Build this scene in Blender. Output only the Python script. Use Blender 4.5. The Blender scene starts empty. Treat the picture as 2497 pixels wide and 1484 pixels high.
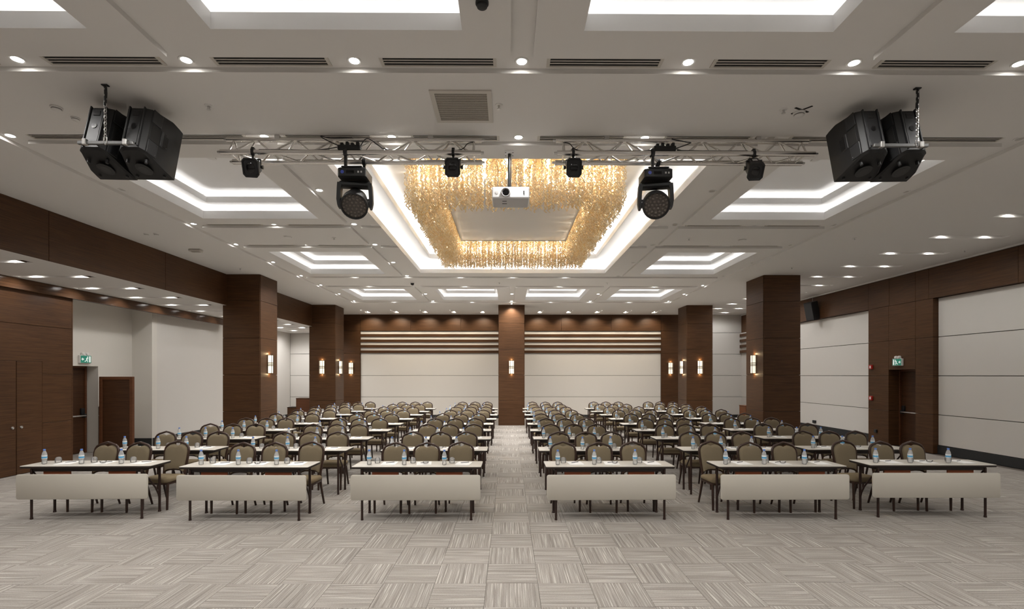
import bpy, math, random
from mathutils import Vector, Matrix

random.seed(7)
PI = math.pi
R = math.radians
S = bpy.context.scene
C = S.collection

# ------------------------------------------------------------------ camera, world, exposure
cam = bpy.data.cameras.new('camera')
cam.sensor_fit = 'HORIZONTAL'
cam.sensor_width = 36.0
cam.lens = 1215.0 / 2497.0 * 36.0
cam.shift_y = 172.0 / 2497.0
cam.clip_start = 0.05
cam_o = bpy.data.objects.new('camera', cam)
C.objects.link(cam_o)
cam_o.location = (-0.12, 0.0, 2.02)
cam_o.rotation_euler = (R(90), 0, R(-0.4))
S.camera = cam_o
world = bpy.data.worlds.new('world')
S.world = world
world.use_nodes = True
world.node_tree.nodes['Background'].inputs[0].default_value = (0.02, 0.02, 0.02, 1)
S.view_settings.view_transform = 'Standard'
S.view_settings.look = 'None'
S.view_settings.gamma = 1.0
S.view_settings.use_curve_mapping = False
S.view_settings.exposure = 0.22

LED_STRENGTH = 7.5      # cove strips
SPOT_W = 84.0            # downlights in the main ceiling
REAR_W = 165.0           # same lamps in the rear lighting zone, dimmed up
SLOT_W = 34.0            # downlights in the slots of the side ceilings
WASH_W = 110.0            # wall washers before the back wall

CZ = 4.84                # ceiling
SZ = 3.97                # lowered soffit on the beam side
BW = 23.3                # back wall
RX = 10.8                # right wall
LX = -10.05              # left wood wall
FW = -4.2                # wall behind the camera

# ------------------------------------------------------------------ materials
MATS = {}

def newmat(name):
    m = bpy.data.materials.new(name)
    m.use_nodes = True
    nt = m.node_tree
    b = nt.nodes['Principled BSDF']
    MATS[name] = m
    return m, nt, b

def plain(name, col, rough=0.5, metal=0.0, spec=0.5, bump=0.0, bscale=200.0, var=0.0):
    m, nt, b = newmat(name)
    b.inputs['Base Color'].default_value = (*col, 1)
    b.inputs['Roughness'].default_value = rough
    b.inputs['Metallic'].default_value = metal
    b.inputs['Specular IOR Level'].default_value = spec
    if bump or var:
        tc = nt.nodes.new('ShaderNodeTexCoord')
        n = nt.nodes.new('ShaderNodeTexNoise')
        n.inputs['Scale'].default_value = bscale
        n.inputs['Detail'].default_value = 3
        nt.links.new(tc.outputs['Object'], n.inputs['Vector'])
        if bump:
            bp = nt.nodes.new('ShaderNodeBump')
            bp.inputs['Strength'].default_value = bump
            bp.inputs['Distance'].default_value = 0.003
            nt.links.new(n.outputs['Fac'], bp.inputs['Height'])
            nt.links.new(bp.outputs['Normal'], b.inputs['Normal'])
        if var:
            mx = nt.nodes.new('ShaderNodeMix')
            mx.data_type = 'RGBA'
            mx.inputs[6].default_value = (*[c * (1 - var) for c in col], 1)
            mx.inputs[7].default_value = (*[min(1, c * (1 + var)) for c in col], 1)
            nt.links.new(n.outputs['Fac'], mx.inputs[0])
            nt.links.new(mx.outputs[2], b.inputs['Base Color'])
    return m

def emis(name, col, strength):
    m, nt, b = newmat(name)
    b.inputs['Base Color'].default_value = (*col, 1)
    b.inputs['Emission Color'].default_value = (*col, 1)
    b.inputs['Emission Strength'].default_value = strength
    return m

def wood(name, dark, light, rough=0.4, vertical=False):
    """fine straight grain running horizontally (world position based)"""
    m, nt, b = newmat(name)
    L = nt.links
    g = nt.nodes.new('ShaderNodeNewGeometry')
    oi = nt.nodes.new('ShaderNodeObjectInfo')
    mp = nt.nodes.new('ShaderNodeMapping')
    mp.inputs['Scale'].default_value = (22, 22, 1.2) if vertical else (1.0, 1.0, 46)
    L.new(g.outputs['Position'], mp.inputs['Vector'])
    sc = nt.nodes.new('ShaderNodeVectorMath')
    sc.operation = 'SCALE'
    sc.inputs[0].default_value = (13, 7, 29)
    L.new(oi.outputs['Random'], sc.inputs['Scale'])
    L.new(sc.outputs[0], mp.inputs['Location'])
    n = nt.nodes.new('ShaderNodeTexNoise')
    n.inputs['Scale'].default_value = 1.6
    n.inputs['Detail'].default_value = 6
    n.inputs['Roughness'].default_value = 0.68
    n.inputs['Distortion'].default_value = 0.35
    L.new(mp.outputs['Vector'], n.inputs['Vector'])
    n2 = nt.nodes.new('ShaderNodeTexNoise')
    n2.inputs['Scale'].default_value = 0.55
    L.new(g.outputs['Position'], n2.inputs['Vector'])
    ad = nt.nodes.new('ShaderNodeMath')
    ad.operation = 'MULTIPLY_ADD'
    ad.inputs[1].default_value = 0.35
    L.new(n2.outputs['Fac'], ad.inputs[0])
    L.new(n.outputs['Fac'], ad.inputs[2])
    cr = nt.nodes.new('ShaderNodeValToRGB')
    e = cr.color_ramp.elements
    e[0].position = 0.42
    e[0].color = (*dark, 1)
    e[1].position = 0.88
    e[1].color = (*light, 1)
    L.new(ad.outputs[0], cr.inputs['Fac'])
    L.new(cr.outputs['Color'], b.inputs['Base Color'])
    b.inputs['Roughness'].default_value = rough
    b.inputs['Specular IOR Level'].default_value = 0.28
    bp = nt.nodes.new('ShaderNodeBump')
    bp.inputs['Strength'].default_value = 0.12
    bp.inputs['Distance'].default_value = 0.002
    L.new(n.outputs['Fac'], bp.inputs['Height'])
    L.new(bp.outputs['Normal'], b.inputs['Normal'])
    return m

def carpet(name):
    """striped carpet tile; UV y runs across the stripes, random shift for every tile"""
    m, nt, b = newmat(name)
    L = nt.links
    uv = nt.nodes.new('ShaderNodeUVMap')
    oi = nt.nodes.new('ShaderNodeObjectInfo')
    mul = nt.nodes.new('ShaderNodeMath')
    mul.operation = 'MULTIPLY'
    mul.inputs[1].default_value = 77.0
    L.new(oi.outputs['Random'], mul.inputs[0])
    cmb = nt.nodes.new('ShaderNodeCombineXYZ')
    L.new(mul.outputs[0], cmb.inputs['X'])
    L.new(mul.outputs[0], cmb.inputs['Y'])
    addv = nt.nodes.new('ShaderNodeVectorMath')
    L.new(uv.outputs['UV'], addv.inputs[0])
    L.new(cmb.outputs[0], addv.inputs[1])
    def noise(scale, sx, sy, det=2.0):
        mp = nt.nodes.new('ShaderNodeMapping')
        mp.inputs['Scale'].default_value = (sx, sy, 1)
        L.new(addv.outputs[0], mp.inputs['Vector'])
        n = nt.nodes.new('ShaderNodeTexNoise')
        n.inputs['Scale'].default_value = scale
        n.inputs['Detail'].default_value = det
        n.inputs['Roughness'].default_value = 0.6
        L.new(mp.outputs[0], n.inputs['Vector'])
        return n
    n1 = noise(1.0, .5, 44)          # stripes
    n2 = noise(1.0, 1.3, 90)          # broken light yarns
    n3 = noise(90.0, 1, 1)            # loop pile
    cr = nt.nodes.new('ShaderNodeValToRGB')
    e = cr.color_ramp.elements
    e[0].position = 0.3
    e[0].color = (0.205, 0.185, 0.167, 1)
    e[1].position = 0.7
    e[1].color = (0.375, 0.346, 0.315, 1)
    L.new(n1.outputs['Fac'], cr.inputs['Fac'])
    cr2 = nt.nodes.new('ShaderNodeValToRGB')
    e = cr2.color_ramp.elements
    e[0].position = 0.55
    e[0].color = (0, 0, 0, 1)
    e[1].position = 0.68
    e[1].color = (1, 1, 1, 1)
    L.new(n2.outputs['Fac'], cr2.inputs['Fac'])
    mx = nt.nodes.new('ShaderNodeMix')
    mx.data_type = 'RGBA'
    mx.inputs[7].default_value = (0.56, 0.527, 0.49, 1)
    L.new(cr2.outputs['Color'], mx.inputs[0])
    L.new(cr.outputs['Color'], mx.inputs[6])
    hs = nt.nodes.new('ShaderNodeHueSaturation')
    mr = nt.nodes.new('ShaderNodeMapRange')
    mr.inputs['To Min'].default_value = 0.72
    mr.inputs['To Max'].default_value = 1.28
    L.new(n3.outputs['Fac'], mr.inputs['Value'])
    L.new(mr.outputs['Result'], hs.inputs['Value'])
    L.new(mx.outputs[2], hs.inputs['Color'])
    L.new(hs.outputs['Color'], b.inputs['Base Color'])
    b.inputs['Roughness'].default_value = 0.95
    b.inputs['Specular IOR Level'].default_value = 0.1
    bp = nt.nodes.new('ShaderNodeBump')
    bp.inputs['Strength'].default_value = 0.3
    bp.inputs['Distance'].default_value = 0.003
    L.new(n3.outputs['Fac'], bp.inputs['Height'])
    L.new(bp.outputs['Normal'], b.inputs['Normal'])
    return m

def thin_glass(name, tint, body=0.12, bodycol=(0.9, 0.92, 0.95), rough=0.04):
    m = bpy.data.materials.new(name)
    MATS[name] = m
    m.use_nodes = True
    nt = m.node_tree
    nt.nodes.clear()
    L = nt.links
    out = nt.nodes.new('ShaderNodeOutputMaterial')
    tr = nt.nodes.new('ShaderNodeBsdfTransparent')
    tr.inputs['Color'].default_value = (*tint, 1)
    gl = nt.nodes.new('ShaderNodeBsdfGlossy')
    gl.inputs['Roughness'].default_value = rough
    df = nt.nodes.new('ShaderNodeBsdfDiffuse')
    df.inputs['Color'].default_value = (*bodycol, 1)
    fr = nt.nodes.new('ShaderNodeFresnel')
    fr.inputs['IOR'].default_value = 1.5
    m1 = nt.nodes.new('ShaderNodeMixShader')
    m1.inputs[0].default_value = body
    L.new(tr.outputs[0], m1.inputs[1])
    L.new(df.outputs[0], m1.inputs[2])
    m2 = nt.nodes.new('ShaderNodeMixShader')
    L.new(fr.outputs[0], m2.inputs[0])
    L.new(m1.outputs[0], m2.inputs[1])
    L.new(gl.outputs[0], m2.inputs[2])
    L.new(m2.outputs[0], out.inputs['Surface'])
    return m

def gold(name):
    m, nt, b = newmat(name)
    L = nt.links
    g = nt.nodes.new('ShaderNodeNewGeometry')
    cr = nt.nodes.new('ShaderNodeValToRGB')
    e = cr.color_ramp.elements
    e[0].position = 0.0
    e[0].color = (0.90, 0.71, 0.40, 1)
    e[1].position = 1.0
    e[1].color = (1.0, 0.96, 0.84, 1)
    L.new(g.outputs['Random Per Island'], cr.inputs['Fac'])
    L.new(cr.outputs['Color'], b.inputs['Base Color'])
    b.inputs['Metallic'].default_value = 0.15
    b.inputs['Roughness'].default_value = 0.16
    b.inputs['Coat Weight'].default_value = 0.5
    tl = nt.nodes.new('ShaderNodeBsdfTranslucent')
    L.new(cr.outputs['Color'], tl.inputs['Color'])
    mx = nt.nodes.new('ShaderNodeMixShader')
    mx.inputs[0].default_value = 0.38
    L.new(b.outputs[0], mx.inputs[1])
    L.new(tl.outputs[0], mx.inputs[2])
    L.new(mx.outputs[0], nt.nodes['Material Output'].inputs['Surface'])
    return m

plain('paint', (0.76, 0.745, 0.725), 0.85, spec=0.2)
plain('cove_paint', (0.85, 0.845, 0.84), 0.85, spec=0.2)
plain('wall_white', (0.66, 0.635, 0.60), 0.8, spec=0.25, bump=0.15, bscale=260)
plain('seam_dark', (0.16, 0.15, 0.135), 0.8)
plain('plaster', (0.70, 0.67, 0.62), 0.85, spec=0.2, bump=0.1, bscale=120)
wood('walnut', (0.034, 0.0140, 0.0058), (0.108, 0.050, 0.0205), 0.45)
wood('walnut_gloss', (0.035, 0.016, 0.008), (0.12, 0.058, 0.028), 0.16)
wood('walnut_door', (0.028, 0.0115, 0.005), (0.085, 0.036, 0.0155), 0.4)
wood('walnut_red', (0.075, 0.027, 0.012), (0.16, 0.063, 0.028), 0.4)
plain('wood_core', (0.018, 0.010, 0.006), 0.7)
plain('charcoal', (0.022, 0.023, 0.024), 0.6)
carpet('carpet')
plain('carpet_base', (0.12, 0.10, 0.085), 0.95)
emis('led', (1.0, 0.985, 0.96), LED_STRENGTH)
emis('led_big', (1.0, 0.985, 0.96), LED_STRENGTH * 2.2)
emis('lens_on', (1.0, 0.97, 0.92), 40.0)
plain('lens_off', (0.45, 0.43, 0.40), 0.3)
plain('trim_white', (0.74, 0.73, 0.71), 0.5)
plain('slot_black', (0.012, 0.011, 0.010), 0.8)
plain('vent_beige', (0.58, 0.55, 0.50), 0.5)
plain('grille_grey', (0.33, 0.305, 0.265), 0.7, bump=0.6, bscale=90, var=0.25)
plain('alu', (0.72, 0.70, 0.67), 0.22, metal=1.0)
plain('bar_steel', (0.20, 0.20, 0.20), 0.35, metal=0.8)
plain('steel', (0.62, 0.61, 0.60), 0.28, metal=1.0)
plain('black_plastic', (0.0085, 0.0085, 0.009), 0.58, bump=0.3, bscale=400)
plain('black_soft', (0.017, 0.0175, 0.019), 0.5, bump=0.4, bscale=500)
plain('black_metal', (0.012, 0.012, 0.013), 0.35)
plain('dark_grille', (0.02, 0.02, 0.021), 0.6, bump=0.5, bscale=300)
plain('lens_brown', (0.065, 0.053, 0.045), 0.25)
plain('lens_cell', (0.10, 0.083, 0.07), 0.12)
plain('lens_black', (0.006, 0.006, 0.007), 0.06)
plain('white_plastic', (0.86, 0.86, 0.86), 0.35)
plain('grey_plastic', (0.50, 0.49, 0.49), 0.45)
plain('red_plastic', (0.42, 0.018, 0.014), 0.35)
emis('sign_green', (0.02, 0.22, 0.15), 0.25)
emis('sign_white', (0.75, 0.82, 0.80), 0.35)
plain('blue_mark', (0.05, 0.08, 0.42), 0.4)
plain('laminate', (0.56, 0.525, 0.465), 0.38, bump=0.05, bscale=400)
plain('panel_beige', (0.58, 0.545, 0.475), 0.55, bump=0.15, bscale=500)
plain('table_dark', (0.020, 0.013, 0.010), 0.45)
plain('leg_brown', (0.030, 0.012, 0.008), 0.35)
plain('batten', (0.50, 0.15, 0.07), 0.5)
plain('frame_brown', (0.040, 0.018, 0.011), 0.32)
plain('fabric', (0.205, 0.165, 0.108), 0.92, spec=0.15, bump=0.5, bscale=350, var=0.22)
plain('fabric_seat', (0.215, 0.167, 0.103), 0.92, spec=0.15, bump=0.5, bscale=350, var=0.22)
thin_glass('bottle_pet', (0.97, 0.98, 0.985), 0.30, (1, 1, 1))
thin_glass('tumbler', (0.96, 0.96, 0.96), 0.20, (1, 1, 1))
plain('label_white', (0.82, 0.85, 0.88), 0.4)
plain('label_blue', (0.10, 0.38, 0.66), 0.4)
plain('cap_blue', (0.10, 0.22, 0.62), 0.4)
plain('paper', (0.84, 0.83, 0.81), 0.8)
plain('pen', (0.05, 0.05, 0.06), 0.3)
gold('gold_glass')
plain('chrome', (0.8, 0.79, 0.77), 0.12, metal=1.0)
plain('ring_plate', (0.42, 0.32, 0.18), 0.3, metal=0.5)
emis('bulb', (1.0, 0.93, 0.80), 60.0)
emis('sconce_glass', (1.0, 0.88, 0.68), 0.85)
plain('bronze', (0.035, 0.024, 0.016), 0.4, metal=0.6)

# ------------------------------------------------------------------ mesh builder
class MB:
    def __init__(self):
        self.v = []
        self.f = []
    def add(self, vs, fs):
        o = len(self.v)
        self.v += [tuple(p) for p in vs]
        self.f += [tuple(i + o for i in q) for q in fs]
        return self
    def box(self, x0, x1, y0, y1, z0, z1):
        vs = [(x0, y0, z0), (x1, y0, z0), (x1, y1, z0), (x0, y1, z0), (x0, y0, z1), (x1, y0, z1), (x1, y1, z1), (x0, y1, z1)]
        return self.add(vs, [(0, 3, 2, 1), (4, 5, 6, 7), (0, 1, 5, 4), (1, 2, 6, 5), (2, 3, 7, 6), (3, 0, 4, 7)])
    def bbox(self, x0, x1, y0, y1, z0, z1, b=0.004):
        """box with chamfered edges"""
        b = min(b, (x1 - x0) * .45, (y1 - y0) * .45, (z1 - z0) * .45)
        xs, ys, zs = (x0, x1), (y0, y1), (z0, z1)
        vs = []
        idx = {}
        for i in (0, 1):
            for j in (0, 1):
                for k in (0, 1):
                    sx, sy, sz = (b, -b)[i], (b, -b)[j], (b, -b)[k]
                    p = (xs[i], ys[j], zs[k])
                    idx[i, j, k, 0] = len(vs); vs.append((p[0], p[1] + sy, p[2] + sz))
                    idx[i, j, k, 1] = len(vs); vs.append((p[0] + sx, p[1], p[2] + sz))
                    idx[i, j, k, 2] = len(vs); vs.append((p[0] + sx, p[1] + sy, p[2]))
        fs = []
        I = idx
        for s in (0, 1):
            q = [I[s, 0, 0, 0], I[s, 1, 0, 0], I[s, 1, 1, 0], I[s, 0, 1, 0]]
            fs.append(q if s else q[::-1])
            q = [I[0, s, 0, 1], I[0, s, 1, 1], I[1, s, 1, 1], I[1, s, 0, 1]]
            fs.append(q if s else q[::-1])
            q = [I[0, 0, s, 2], I[1, 0, s, 2], I[1, 1, s, 2], I[0, 1, s, 2]]
            fs.append(q if s else q[::-1])
        for a in (0, 1):
            for c in (0, 1):
                fs.append([I[0, a, c, 1], I[1, a, c, 1], I[1, a, c, 2], I[0, a, c, 2]])
                fs.append([I[a, 0, c, 0], I[a, 1, c, 0], I[a, 1, c, 2], I[a, 0, c, 2]])
                fs.append([I[a, c, 0, 0], I[a, c, 1, 0], I[a, c, 1, 1], I[a, c, 0, 1]])
        for i in (0, 1):
            for j in (0, 1):
                for k in (0, 1):
                    fs.append([I[i, j, k, 0], I[i, j, k, 1], I[i, j, k, 2]])
        return self.add(vs, fs)
    def tube(self, pts, r, n=8, caps=True, closed=False):
        pts = [Vector(p) for p in pts]
        rs = r if isinstance(r, (list, tuple)) else [r] * len(pts)
        vs, fs = [], []
        m = len(pts)
        up = None
        for i, p in enumerate(pts):
            if closed:
                t = pts[(i + 1) % m] - pts[i - 1]
            else:
                t = (pts[min(i + 1, m - 1)] - pts[max(i - 1, 0)])
            t.normalize()
            if up is None:
                a = Vector((0, 0, 1)) if abs(t.z) < 0.9 else Vector((1, 0, 0))
                up = (a - t * a.dot(t)).normalized()
            else:
                up = (up - t * up.dot(t)).normalized()
            w = t.cross(up)
            for k in range(n):
                an = 2 * PI * (k + .5) / n
                vs.append(p + (up * math.cos(an) + w * math.sin(an)) * rs[i])
        rng = m if closed else m - 1
        for i in range(rng):
            a, c = i * n, ((i + 1) % m) * n
            for k in range(n):
                k2 = (k + 1) % n
                fs.append((a + k, a + k2, c + k2, c + k))
        if caps and not closed:
            fs.append(tuple(range(n - 1, -1, -1)))
            fs.append(tuple((m - 1) * n + k for k in range(n)))
        return self.add(vs, fs)
    def lathe(self, prof, n=16, c=(0, 0, 0), axis='Z', a0=0.0, a1=2 * PI):
        """prof: list of (radius, height)"""
        vs, fs = [], []
        full = abs(a1 - a0 - 2 * PI) < 1e-6
        cols = n if full else n + 1
        for (r, h) in prof:
            for k in range(cols):
                an = a0 + (a1 - a0) * k / n
                x, y = r * math.cos(an), r * math.sin(an)
                p = {'Z': (x, y, h), 'Y': (x, h, y), 'X': (h, x, y)}[axis]
                vs.append((p[0] + c[0], p[1] + c[1], p[2] + c[2]))
        for i in range(len(prof) - 1):
            for k in range(n):
                k2 = (k + 1) % cols
                fs.append((i * cols + k, i * cols + k2, (i + 1) * cols + k2, (i + 1) * cols + k))
        if full:
            if prof[0][0] > 1e-6:
                fs.append(tuple(range(n))[::-1])
            if prof[-1][0] > 1e-6:
                fs.append(tuple((len(prof) - 1) * cols + k for k in range(n)))
        return self.add(vs, fs)
    def loft(self, rings, caps=True):
        n = len(rings[0])
        vs, fs = [], []
        for r in rings:
            vs += r
        for i in range(len(rings) - 1):
            for k in range(n):
                k2 = (k + 1) % n
                fs.append((i * n + k, i * n + k2, (i + 1) * n + k2, (i + 1) * n + k))
        if caps:
            fs.append(tuple(range(n))[::-1])
            fs.append(tuple((len(rings) - 1) * n + k for k in range(n)))
        return self.add(vs, fs)
    def tf(self, M):
        self.v = [tuple(M @ Vector(p)) for p in self.v]
        return self
    def mesh(self, name, mat, smooth=None):
        me = bpy.data.meshes.new(name)
        me.from_pydata(self.v, [], self.f)
        me.materials.append(MATS[mat])
        if smooth:
            me.shade_smooth()
            me.set_sharp_from_angle(angle=R(smooth))
        me.update()
        return me

def fixn(me):
    import bmesh
    bm = bmesh.new()
    bm.from_mesh(me)
    bmesh.ops.recalc_face_normals(bm, faces=bm.faces)
    bm.to_mesh(me)
    bm.free()
    return me

def link(name, data, parent=None, loc=None, rot=None):
    o = bpy.data.objects.new(name, data)
    C.objects.link(o)
    if parent is not None:
        o.parent = parent
    if loc is not None:
        o.location = loc
    if rot is not None:
        o.rotation_euler = rot
    return o

def part(name, mb, mat, parent, smooth=None, loc=None, rot=None):
    return link(name, fixn(mb.mesh(name, mat, smooth)), parent, loc, rot)

def tag(o, label, cat, group=None):
    o['label'] = label
    o['category'] = cat
    if group:
        o['group'] = group
    return o

def thing(name, label, cat, loc=(0, 0, 0), rot=(0, 0, 0), group=None):
    o = link(name, None, None, loc, rot)
    o.empty_display_size = 0.05
    return tag(o, label, cat, group)

def struct(o):
    o['kind'] = 'structure'
    return o

def empty_struct(name, loc=(0, 0, 0)):
    o = link(name, None, None, loc)
    o.empty_display_size = 0.1
    return struct(o)

def tree(o):
    """list of (object, index of parent in the list)"""
    out = [(o, -1)]
    i = 0
    kids = {}
    for x in bpy.data.objects:
        if x.parent is not None:
            kids.setdefault(x.parent.name, []).append(x)
    while i < len(out):
        for ch in kids.get(out[i][0].name, []):
            out.append((ch, i))
        i += 1
    return out

def dup(tr, loc, rot=None, label=None):
    new = []
    for o, pi in tr:
        c = o.copy()
        C.objects.link(c)
        if pi >= 0:
            c.parent = new[pi]
        new.append(c)
    new[0].location = loc
    if rot is not None:
        new[0].rotation_euler = rot
    if label:
        new[0]['label'] = label
    return new[0]

_rods = {}
def rod(name, p, q, r, mat, parent, n=8):
    key = (mat, n)
    if key not in _rods:
        _rods[key] = fixn(MB().lathe([(1, 0), (1, 1)], n).mesh('rod_' + mat, mat, 50))
    p, q = Vector(p), Vector(q)
    d = q - p
    o = link(name, _rods[key], parent)
    rotq = d.to_track_quat('Z', 'Y')
    o.matrix_local = Matrix.Translation(p) @ rotq.to_matrix().to_4x4() @ Matrix.Diagonal((r, r, d.length, 1))
    return o

_boxes = {}
def slab(name, x0, x1, y0, y1, z0, z1, mat, parent, b=0.004):
    """chamfered board with shared mesh data for equal sizes, origin at its centre"""
    sx, sy, sz = round(x1 - x0, 4), round(y1 - y0, 4), round(z1 - z0, 4)
    key = (sx, sy, sz, mat, b)
    if key not in _boxes:
        _boxes[key] = fixn(MB().bbox(-sx / 2, sx / 2, -sy / 2, sy / 2, -sz / 2, sz / 2, b).mesh(name, mat))
    return link(name, _boxes[key], parent, ((x0 + x1) / 2, (y0 + y1) / 2, (z0 + z1) / 2))

ORD = ['zeroth', 'first', 'second', 'third', 'fourth', 'fifth', 'sixth', 'seventh', 'eighth', 'ninth', 'tenth', 'eleventh',
       'twelfth', 'thirteenth', 'fourteenth', 'fifteenth', 'sixteenth', 'seventeenth', 'eighteenth', 'nineteenth']

# ------------------------------------------------------------------ floor
floor = struct(part('floor', MB().box(-11.95, RX + .45, FW, BW + .3, -0.06, -0.012), 'carpet_base', None))
def tile_mesh(s=0.498, h=0.011):
    mb = MB().bbox(-s / 2, s / 2, -s / 2, s / 2, -h, 0, 0.0025)
    me = fixn(mb.mesh('carpet_tile', 'carpet'))
    u = me.uv_layers.new(name='UVMap')
    for l in me.loops:
        p = me.vertices[l.vertex_index].co
        u.data[l.index].uv = (p.x, p.y)
    return me
TM = tile_mesh()
tiles = []
for i in range(-24, 24):
    for j in range(-10, 38):
        cx, cy = -0.085 + .5 * i, 5.09 + .5 * j
        if cx - .25 < -11.9 or cx + .25 > RX + .3 or cy - .25 < FW or cy + .25 > BW + .25:
            continue
        tiles.append((cx, cy, (i + j) % 2))
def tile_rank(t):
    x, y, _ = t
    if y < 4.05 or abs(x + .12) > 1.06 * (y + .3):
        return 1e6 + y
    return y + .02 * abs(x)
tiles.sort(key=tile_rank)
for (x, y, p) in tiles[:300]:
    link('carpet_tile', TM, floor, (x, y, 0), (0, 0, R(90) if p else 0))
vs, fs, uvs = [], [], []
for (x, y, p) in tiles[300:]:
    o = len(vs)
    s = .249
    rx, ry = random.uniform(0, 60), random.uniform(0, 60)
    for (a, b_) in ((-s, -s), (s, -s), (s, s), (-s, s)):
        vs.append((x + a, y + b_, 0))
        uvs.append((b_ + rx, -a + ry) if p else (a + rx, b_ + ry))
    for (a, b_) in ((-s, -s), (s, -s), (s, s), (-s, s)):
        vs.append((x + a, y + b_, -.011))
        uvs.append((0, 0))
    fs.append((o, o + 1, o + 2, o + 3))
    for k in range(4):
        k2 = (k + 1) % 4
        fs.append((o + 4 + k, o + 4 + k2, o + k2, o + k))
me = bpy.data.meshes.new('carpet_tiles')
me.from_pydata(vs, [], fs)
me.materials.append(MATS['carpet'])
u = me.uv_layers.new(name='UVMap')
for l in me.loops:
    u.data[l.index].uv = uvs[l.vertex_index]
o = link('carpet_tiles', me, floor)
o['kind'] = 'stuff'

# ------------------------------------------------------------------ ceiling
REC = 0.045                                    # depth of the troughs
BANDS = [(-2.0, -1.78), (-.5, -.28), (4.44, 4.66), (5.88, 6.12), (9.36, 9.58), (10.84, 11.06), (14.28, 14.5), (15.78, 16.0), (19.2, 19.42)]
cofX = [(.5, 2.55), (3.55, 5.62)]
COFFERS = []
for (y0, y1) in ((1.62, 4.08), (16.36, 18.8)):
    for (a, b_) in cofX:
        COFFERS += [(a, b_, y0, y1), (-b_, -a, y0, y1)]
for (y0, y1) in ((6.5, 9.02), (11.44, 13.92)):
    COFFERS += [(3.55, 5.62, y0, y1), (-5.62, -3.55, y0, y1)]
BIG = (-2.55, 2.55, 6.5, 13.78)
RSLOT = [(8.52, 10.06, 8.66 + 1.37 * k, 8.84 + 1.37 * k) for k in range(-7, 11)]
LSLOT = [(-9.86, -8.36, 8.52 + 1.33 * k, 8.70 + 1.33 * k) for k in range(-7, 11)]
WASHX = [-6.46 + 1.292 * k for k in range(11)]

def heightfield(mb, X0, X1, Y0, Y1, base, rects):
    xs = sorted(set([X0, X1] + [v for r in rects for v in r[:2]]))
    ys = sorted(set([Y0, Y1] + [v for r in rects for v in r[2:4]]))
    xs = [x for x in xs if X0 <= x <= X1]
    ys = [y for y in ys if Y0 <= y <= Y1]
    H = {}
    for i in range(len(xs) - 1):
        for j in range(len(ys) - 1):
            cx, cy = (xs[i] + xs[i + 1]) / 2, (ys[j] + ys[j + 1]) / 2
            h = base
            for r in rects:
                if r[0] < cx < r[1] and r[2] < cy < r[3]:
                    h = r[4]
            H[i, j] = h
    for (i, j), h in H.items():
        if h is None:
            continue
        x0, x1, y0, y1 = xs[i], xs[i + 1], ys[j], ys[j + 1]
        mb.add([(x0, y0, h), (x0, y1, h), (x1, y1, h), (x1, y0, h)], [(0, 1, 2, 3)])
        a = H.get((i + 1, j), h)
        if a is not None and a != h:
            mb.add([(x1, y0, h), (x1, y1, h), (x1, y1, a), (x1, y0, a)], [(0, 1, 2, 3)])
        a = H.get((i, j + 1), h)
        if a is not None and a != h:
            mb.add([(x0, y1, h), (x1, y1, h), (x1, y1, a), (x0, y1, a)], [(0, 1, 2, 3)])

rects = []
for (a, b_) in BANDS:
    rects.append((-6.18, 6.18, a, b_, CZ + REC))
def lband(x, y0, y1):
    rects.append((x - .1, x + .1, y0, y1, CZ + REC))
lband(0, -.28, 4.44); lband(0, 16.0, 19.2)
for s in (-1, 1):
    lband(3.05 * s, -.28, 4.44); lband(3.05 * s, 6.12, 14.28); lband(3.05 * s, 16.0, 19.2)
    lband(6.08 * s, FW, 19.42)
for r in COFFERS + [BIG]:
    rects.append((*r, None))
for r in RSLOT:
    if r[3] < BW:
        rects.append((*r, CZ + .06))
for x in WASHX:
    rects.append((x - .1, x + .1, 21.62, 22.6, CZ + .05))
mb = MB()
heightfield(mb, -8.4, RX + .3, FW, BW + .1, CZ, rects)
ceiling = struct(link('ceiling', mb.mesh('ceiling', 'paint')))
mb = MB()
heightfield(mb, -11.95, -8.0, FW, BW + .1, SZ, [(*r, SZ + .06) for r in LSLOT if r[3] < BW])
soffit = link('side_soffit', mb.mesh('side_soffit', 'paint'), ceiling)

def ring_faces(mb, a, za, b, zb):
    """quads between two rectangles (x0,x1,y0,y1) at heights za, zb"""
    def c(r, z):
        return [(r[0], r[2], z), (r[1], r[2], z), (r[1], r[3], z), (r[0], r[3], z)]
    mb.add(c(a, za) + c(b, zb), [(k, (k + 1) % 4, 4 + (k + 1) % 4, 4 + k) for k in range(4)])

def grow(r, d):
    return (r[0] - d, r[1] + d, r[2] - d, r[3] + d)

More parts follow.
